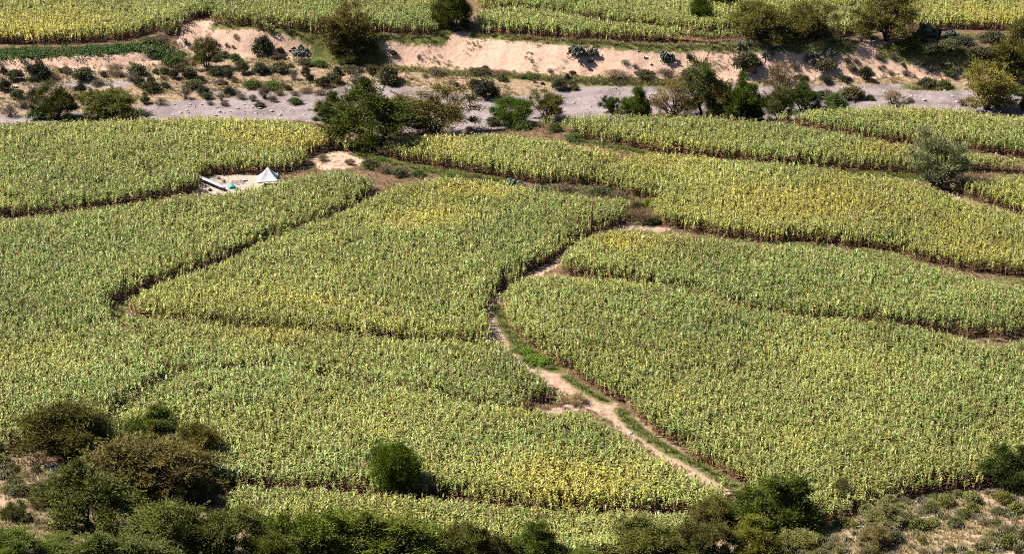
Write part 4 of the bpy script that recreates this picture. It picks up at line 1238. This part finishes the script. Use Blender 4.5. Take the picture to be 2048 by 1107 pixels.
P = not_in_fields(pts_near(GRASS_LINES[:9], 9))
lay('grass', P, G_GRASS, 1.0, .05 + .5 * fbm(P[:, 0] / 4, P[:, 1] / 4, 61, 2) ** 2 + rng.normal(0, .1, len(P)), 'green grass growing along the path and the field banks', 'grass')
P = not_in_fields(pts_near(GRASS_LINES[9:13] + GRASS_LINES[15:22], 8))
lay('dry_grass', P, G_GRASS, 1.15, .35 + .55 * fbm(P[:, 0] / 3, P[:, 1] / 3, 62, 2) + rng.normal(0, .12, len(P)), 'half dry weeds and grass on the banks and below the terrace', 'grass')
P = not_in_fields(pts_near([GRASS_LINES[13]], 6))
lay('ground_cover', P, G_LEAFY, 1.2, np.clip(.5 * (fbm(P[:, 0] / 4, P[:, 1] / 2, 63, 2) - .45) + rng.normal(0, .05, len(P)), 0, 1), 'strip of low dark green leafy crop below the top left maize', 'ground cover')
# thin weeds all over the scrub flat, the bank foot and the slopes
n_ = 60000
X = rng.uniform(-100, 100, n_); Y = rng.uniform(392, 470, n_)
iy = ((Y - gy[0]) / GS).astype(int); ix = ((X - gx[0]) / GS).astype(int)
dn = fbm(X / 4, Y / 4, 91, 3)
k = (scrub[iy, ix] & (dn > .44)) | (bank[iy, ix] & (dn > .66))
lay('dry_weeds', np.stack([X[k], Y[k]], -1), G_GRASS, .95, np.clip(.55 + .5 * fbm(X[k] / 3, Y[k] / 3, 64, 2) + rng.normal(0, .2, k.sum()), 0, 1), 'straw coloured dry weeds over the flat beside the river bed', 'weeds')
n_ = 60000
X = rng.uniform(-95, 95, n_); Y = rng.uniform(262, 432, n_)
iy = ((Y - gy[0]) / GS).astype(int); ix = ((X - gx[0]) / GS).astype(int)
dn = fbm(X / 3, Y / 3, 95, 3)
k = ~field_any[iy, ix] & ~hm[iy, ix] & (Y < neary[iy, ix] - 1) & (A['path'][iy, ix] < .45) & (A['straw'][iy, ix] < .3) & ~mound_in[iy, ix] & (dn > .28)
lay('field_weeds', np.stack([X[k], Y[k]], -1), G_GRASS, 1.0, np.clip(.25 + .6 * fbm(X[k] / 3, Y[k] / 3, 66, 2) + rng.normal(0, .15, k.sum()), 0, 1), 'mixed weeds and grass in the strips between the fields', 'weeds')
n_ = 60000
X = rng.uniform(-75, 75, n_); Y = rng.uniform(235, 300, n_)
iy = ((Y - gy[0]) / GS).astype(int); ix = ((X - gx[0]) / GS).astype(int)
dn = fbm(X / 3, Y / 3, 92, 3)
k = hm[iy, ix] & ~field_any[iy, ix] & (dn > .33)
lay('slope_grass', np.stack([X[k], Y[k]], -1), G_GRASS, .9, np.clip(.60 + .4 * fbm(X[k] / 3, Y[k] / 3, 65, 2) + rng.normal(0, .2, k.sum()), 0, 1), 'thin straw grass covering the slope in the bottom corners', 'grass')

# ------------------------------------------------------------------ stones and litter
def rock_mesh(seed):
    r = np.random.default_rng(seed)
    import bmesh
    bm = bmesh.new(); bmesh.ops.create_icosphere(bm, subdivisions=2, radius=.5)
    for v in bm.verts:
        c = np.array(v.co); k = 1 + .35 * math.sin(c[0] * 5 + seed) * math.cos(c[1] * 4 + seed * 2) + .12 * r.normal()
        v.co = Vector((c[0] * k * 1.2, c[1] * k, c[2] * k * .65))
    me = bpy.data.meshes.new('stone'); bm.to_mesh(me); bm.free(); me.materials.append(M_STONE)
    return me
ROCK = [rock_mesh(i) for i in range(4)]
def stone(p, s, label, group):
    o = link('stone', random.choice(ROCK), None, p + Vector((0, 0, s * .15))); o.scale = (s, s * random.uniform(.7, 1), s * random.uniform(.7, 1)); o.rotation_euler = (0, 0, random.uniform(0, 6.28))
    tag(o, label, 'stone', group)
C_ROCK = proto_collection('gravel_kinds', ROCK)
G_ROCK = scatter_group('gravel_bed', C_ROCK)
n_ = 60000
X = rng.uniform(-110, 110, n_); Y = rng.uniform(380, 450, n_)
k = in_poly(X, Y, RIVER) & (fbm(X / 5, Y / 2.5, 96, 3) > .42)
P = np.stack([X[k], Y[k]], -1)
lay('gravel', P, G_ROCK, .16, np.zeros(len(P)), 'grey gravel and cobbles covering the dry river bed', 'gravel')
P = not_in_fields(np.vstack([pts_near([(s_, 0, .9)], 3) for s_ in PATHS[:5]]))
lay('path_gravel', P, G_ROCK, .10, np.zeros(len(P)), 'small clods and stones lying along the dirt path', 'gravel')
k = 0
while k < 90:
    x, y = random.choice([(random.uniform(1640, 2045), random.uniform(163, 222)), (random.uniform(960, 1320), random.uniform(165, 240)), (random.uniform(330, 640), random.uniform(205, 232))])
    p = ground_at(x, y)
    if not in_poly(np.array([p.x]), np.array([p.y]), RIVER)[0]: continue
    stone(p, random.uniform(.25, .65), 'pale stone lying on the grey river gravel', 'stones of the river bed'); k += 1
for x, y, s, lab in ((1268, 455, .55, 'pale squared stone on the bare corner right of the pole'), (1284, 450, .5, 'flat pale stone farther right on the bare corner right of the pole'), (1262, 866, .5, 'white stone on the path below the fork'), (1932, 170, .7, 'whitish boulder on the gravel left of the golden olive tree')):
    stone(ground_at(x, y), s, lab, None)

def scrap(bx, by, w_, mat, label, seed):
    """A crumpled scrap of plastic."""
    r = random.Random(seed); mb = MB(); n = 5
    for i in range(n):
        for j in range(n):
            mb.v.append(((i / (n - 1) - .5) * w_ + r.gauss(0, .05) * w_, (j / (n - 1) - .5) * w_ * .7 + r.gauss(0, .05) * w_, abs(r.gauss(0, .16)) * w_ + .02)); mb.c.append((1, 1, 1))
    for i in range(n - 1):
        for j in range(n - 1):
            a = i * n + j; mb.f.append((a, a + n, a + n + 1, a + 1))
    o = link('plastic_scrap', mb.mesh('plastic_scrap', mat, False), None, ground_at(bx, by) + Vector((0, 0, .06)))
    tag(o, label, 'litter')
scrap(1291, 116, .8, M_LITTER, 'larger white scrap of plastic on the right part of the pale bank', 1)
scrap(1303, 131, .6, M_LITTER, 'pale bluish scrap of plastic low on the pale bank', 2)
scrap(30, 175, .9, M_LITTER, 'white bag lying on the scrub flat near the left edge', 3)
scrap(205, 184, .6, M_LITTER, 'white scrap of plastic among the scrub left of centre flat', 4)
scrap(190, 194, .5, M_LITTER, 'small white scrap above the wide low olive bush', 5)
scrap(393, 115, .8, M_BLUE, 'bright blue scrap beside the small upright thorn tree', 6)
scrap(508, 149, .45, M_BLUE, 'small blue scrap among the olive shrubs of the flat', 7)
scrap(508, 181, .6, M_RED, 'red scrap on the grey track across the flat', 8)
scrap(697, 184, 1.0, M_LITTER, 'white heap of rubble bags left of the largest dark green tree', 9)
scrap(1276, 104, .5, M_LITTER, 'small white scrap near the top of the pale bank', 10)
scrap(520, 218, .7, M_LITTER, 'white scrap lying on the river gravel at left', 11)
scrap(1722, 195, 1.0, M_LITTER, 'white heap on the gravel at the foot of olive shrubs', 12)
scrap(1846, 1036, .5, M_LITTER, 'white scrap caught in the shrubs of the stony slope', 13)

# ------------------------------------------------------------------ pole
p = ground_at(1181, 478)
pole = bpy.data.objects.new('utility_pole', None); COL.objects.link(pole); pole.location = p
tag(pole, 'thin brown wooden pole standing in the maize beside the path', 'utility pole')
mb = MB(); mb.tube([(0, 0, -.4), (.12, 0, 3), (.28, 0, 6), (.40, 0, 8.5)], [.20, .18, .16, .14], 8)
link('shaft', mb.mesh('shaft', M_POLE), pole)
mb = MB(); mb.box((.30, -.12, 8.42), (.75, .09, .10)); link('crossarm', mb.mesh('crossarm', M_POLE, False), pole)
for dx in (-.02, .60):
    mb = MB(); mb.tube([(dx, -.12, 8.47), (dx, -.12, 8.55), (dx, -.12, 8.6), (dx, -.12, 8.68)], [.03, .06, .04, .05], 8)
    link('insulator', mb.mesh('insulator', M_GLASS), pole)
mb = MB(); mb.tube([(.38, -.02, 8.05), (.385, -.02, 8.15)], [.115, .115], 8); link('band', mb.mesh('band', M_METAL), pole)

# ------------------------------------------------------------------ white awning and the threshing place beside it
p = ground_at(536, 371)
aw = bpy.data.objects.new('awning', None); COL.objects.link(aw); aw.location = p
tag(aw, 'white peaked cloth awning at the edge of the clearing in the maize', 'awning')
mb = MB(); n = 14; apex = Vector((.05, .2, 2.95))
corners = [(-2.15, -1.2, .7), (1.85, -1.1, 1.0), (1.7, 1.3, 1.3), (-1.7, 1.2, 1.2)]
per = []
for i in range(4):
    a, b = Vector(corners[i]), Vector(corners[(i + 1) % 4])
    for k in range(6):
        t = k / 6; q_ = a.lerp(b, t); sagv = .22 * math.sin(math.pi * t)
        cen = Vector((.1, .2, q_.z)); per.append(q_.lerp(cen, sagv * .6) - Vector((0, 0, sagv * .25)))
rings = 7
for rgi in range(rings + 1):
    t = rgi / rings
    for q_ in per:
        h_ = apex.lerp(q_, t); h_.z = q_.z + (apex.z - q_.z) * (1 - t) ** 1.25
        mb.v.append(tuple(h_)); mb.c.append((1, 1, 1))
m_ = len(per)
for rgi in range(rings):
    for j in range(m_):
        a = rgi * m_
        mb.f.append((a + j, a + m_ + j, a + m_ + (j + 1) % m_, a + (j + 1) % m_))
cl = link('canvas', mb.mesh('canvas', M_CANVAS), aw)
sm = cl.modifiers.new('thick', 'SOLIDIFY'); sm.thickness = .02
mb = MB(); mb.tube([(.05, .2, -.2), (.05, .2, 2.93)], [.05, .04], 6); link('pole', mb.mesh('pole', M_POLE), aw)
for c in corners:
    mb = MB(); mb.tube([(c[0], c[1], -.2), (c[0], c[1], c[2] - .02)], [.035, .03], 6); link('post', mb.mesh('post', M_POLE), aw)

p0 = ground_at(398, 362); p1 = ground_at(446, 382)
d = p1 - p0; ang = math.atan2(d.y, d.x); L_ = d.length
rf = bpy.data.objects.new('lean_to', None); COL.objects.link(rf); rf.location = (p0 + p1) / 2; rf.rotation_euler = (0, 0, ang)
tag(rf, 'long white sheet roof on low posts at the left end of the clearing', 'shelter')
mb = MB(); mb.box((0, 0, .72), (L_ * 1.02, 1.0, .05), Matrix.Rotation(R(-14), 3, 'X')); link('roof', mb.mesh('roof', M_BOARD, False), rf)
for sx in (-1, 1):
    for sy in (-1, 1):
        hgt = .72 - sy * .40 * math.tan(R(14)) - .03
        mb = MB(); mb.tube([(sx * L_ * .46, sy * .40, -.2), (sx * L_ * .46, sy * .40, hgt)], [.04, .035], 6); link('post', mb.mesh('post', M_POLE), rf)

def cloth(bx, by, w_, h_, z_, mat, label, name, seed):
    r = random.Random(seed); mb = MB(); n = 7
    for i in range(n):
        for j in range(n):
            x = (i / (n - 1) - .5) * w_; y = (j / (n - 1) - .5) * h_
            mb.v.append((x, y, z_ * math.exp(-3 * ((x / w_ * 2) ** 2 + (y / h_ * 2) ** 2) * .5) + r.uniform(0, .12) + .03)); mb.c.append((1, 1, 1))
    for i in range(n - 1):
        for j in range(n - 1):
            a = i * n + j; mb.f.append((a, a + n, a + n + 1, a + 1))
    o = link(name, mb.mesh(name, mat), None, ground_at(bx, by)); sm = o.modifiers.new('thick', 'SOLIDIFY'); sm.thickness = .02
    tag(o, label, 'cloth')
cloth(464, 376, 1.1, .9, .6, M_TURQ, 'turquoise cloth heaped in the clearing in the maize', 'cloth_heap', 1)
cloth(556, 361, .9, .8, 1.3, M_BLUE, 'light blue plastic sheet at the right corner of the white awning', 'plastic_sheet', 2)
cloth(411, 386, .8, .6, .45, M_DARKCLOTH, 'dark red sack under the long white sheet roof', 'sack', 3)
cloth(420, 382, .6, .5, .4, M_DARKCLOTH, 'smaller dark sack beside the end of the white sheet roof', 'sack', 4)
cloth(400, 391, .8, .5, .4, M_DARKCLOTH, 'dark sack nearest the maize at the left of the clearing', 'sack', 6)
p = ground_at(448, 382)
mb = MB(); mb.tube([(0, 0, 0), (0, 0, .02), (0, 0, .45), (0, 0, .47)], [.02, .2, .26, .25], 12)
bk = link('bucket', mb.mesh('bucket', M_PURPLE), None, p); tag(bk, 'mauve plastic bucket at the end of the white sheet roof', 'bucket')
p = ground_at(458, 374)
mb = MB(); mb.tube([(0, 0, -.3), (.02, 0, 1.5), (0, 0, 2.6)], [.04, .035, .03], 6)
tag(link('wooden_stake', mb.mesh('wooden_stake', M_POLE), None, p), 'thin upright stake in the clearing beside the turquoise cloth', 'stake')
for k, (bx, by, w_, m_, nm, lab) in enumerate(((438, 358, .5, M_DARKCLOTH, 'sack', 'small dark sack behind the larger straw heap'), (448, 365, .4, M_DARKCLOTH, 'sack', 'small dark bundle in the middle of the clearing'), (490, 362, .6, M_BOARD, 'plastic_sheet', 'crumpled pale sheet in the clearing between stake and awning'), (474, 380, .5, M_GREENCLOTH, 'cloth_heap', 'green cloth at the maize edge right of the turquoise cloth'))):
    cloth(bx, by, w_ * 1.3, w_, .35, m_, lab, nm, 20 + k)
# heaps of cut maize straw
def straw_heap(bx, by, w_, h_, label, seed):
    r = random.Random(seed); mb = MB()
    for i in range(170):
        a = r.uniform(0, 6.28); t = r.random() ** .5
        c = Vector((math.cos(a) * t * w_ / 2, math.sin(a) * t * w_ / 2, h_ * (1 - t * t) * r.uniform(.4, 1) + .03))
        d = Vector((r.gauss(0, 1), r.gauss(0, 1), r.gauss(0, .25))).normalized() * r.uniform(.25, .6)
        mb.tube([c - d * .5, c + d * .5], [.022, .012], 4)
    o = link('straw_heap', mb.mesh('straw_heap', M_STRAW), None, ground_at(bx, by)); tag(o, label, 'straw heap')
M_STRAW = simple_mat('straw', (0.45, 0.35, 0.25), (0.72, 0.62, 0.5), 3, 0.8, 0)
straw_heap(434, 364, 3.4, .6, 'larger heap of pale straw in the middle of the clearing', 1)
straw_heap(475, 366, 2.6, .4, 'smaller heap of pale straw right of the larger one in the clearing', 2)

# dead stump by the pale mound
p = ground_at(326, 62)
ds = bpy.data.objects.new('dead_stump', None); COL.objects.link(ds); ds.location = p
tag(ds, 'purplish dead plant with a ragged top at the left foot of the pale mound', 'dead plant')
mb = MB(); r = random.Random(4)
mb.tube([(0.3, 0, -.2), (.15, 0, .9), (-.15, 0, 1.8)], [.16, .14, .12], 7); link('stem', mb.mesh('stem', M_TWIG), ds)
mb = MB()
for i in range(60):
    a = r.uniform(0, 6.28); d = Vector((math.cos(a), math.sin(a), r.uniform(-.3, 1.2))).normalized() * r.uniform(.4, .8)
    mb.tube([(-.15, 0, 1.7), Vector((-.15, 0, 1.7)) + d], [.05, .015], 4)
link('withered_head', mb.mesh('withered_head', simple_mat('withered', (0.09, 0.05, 0.05), (0.2, 0.12, 0.11), 4)), ds)
print('objects', len(SC.objects))
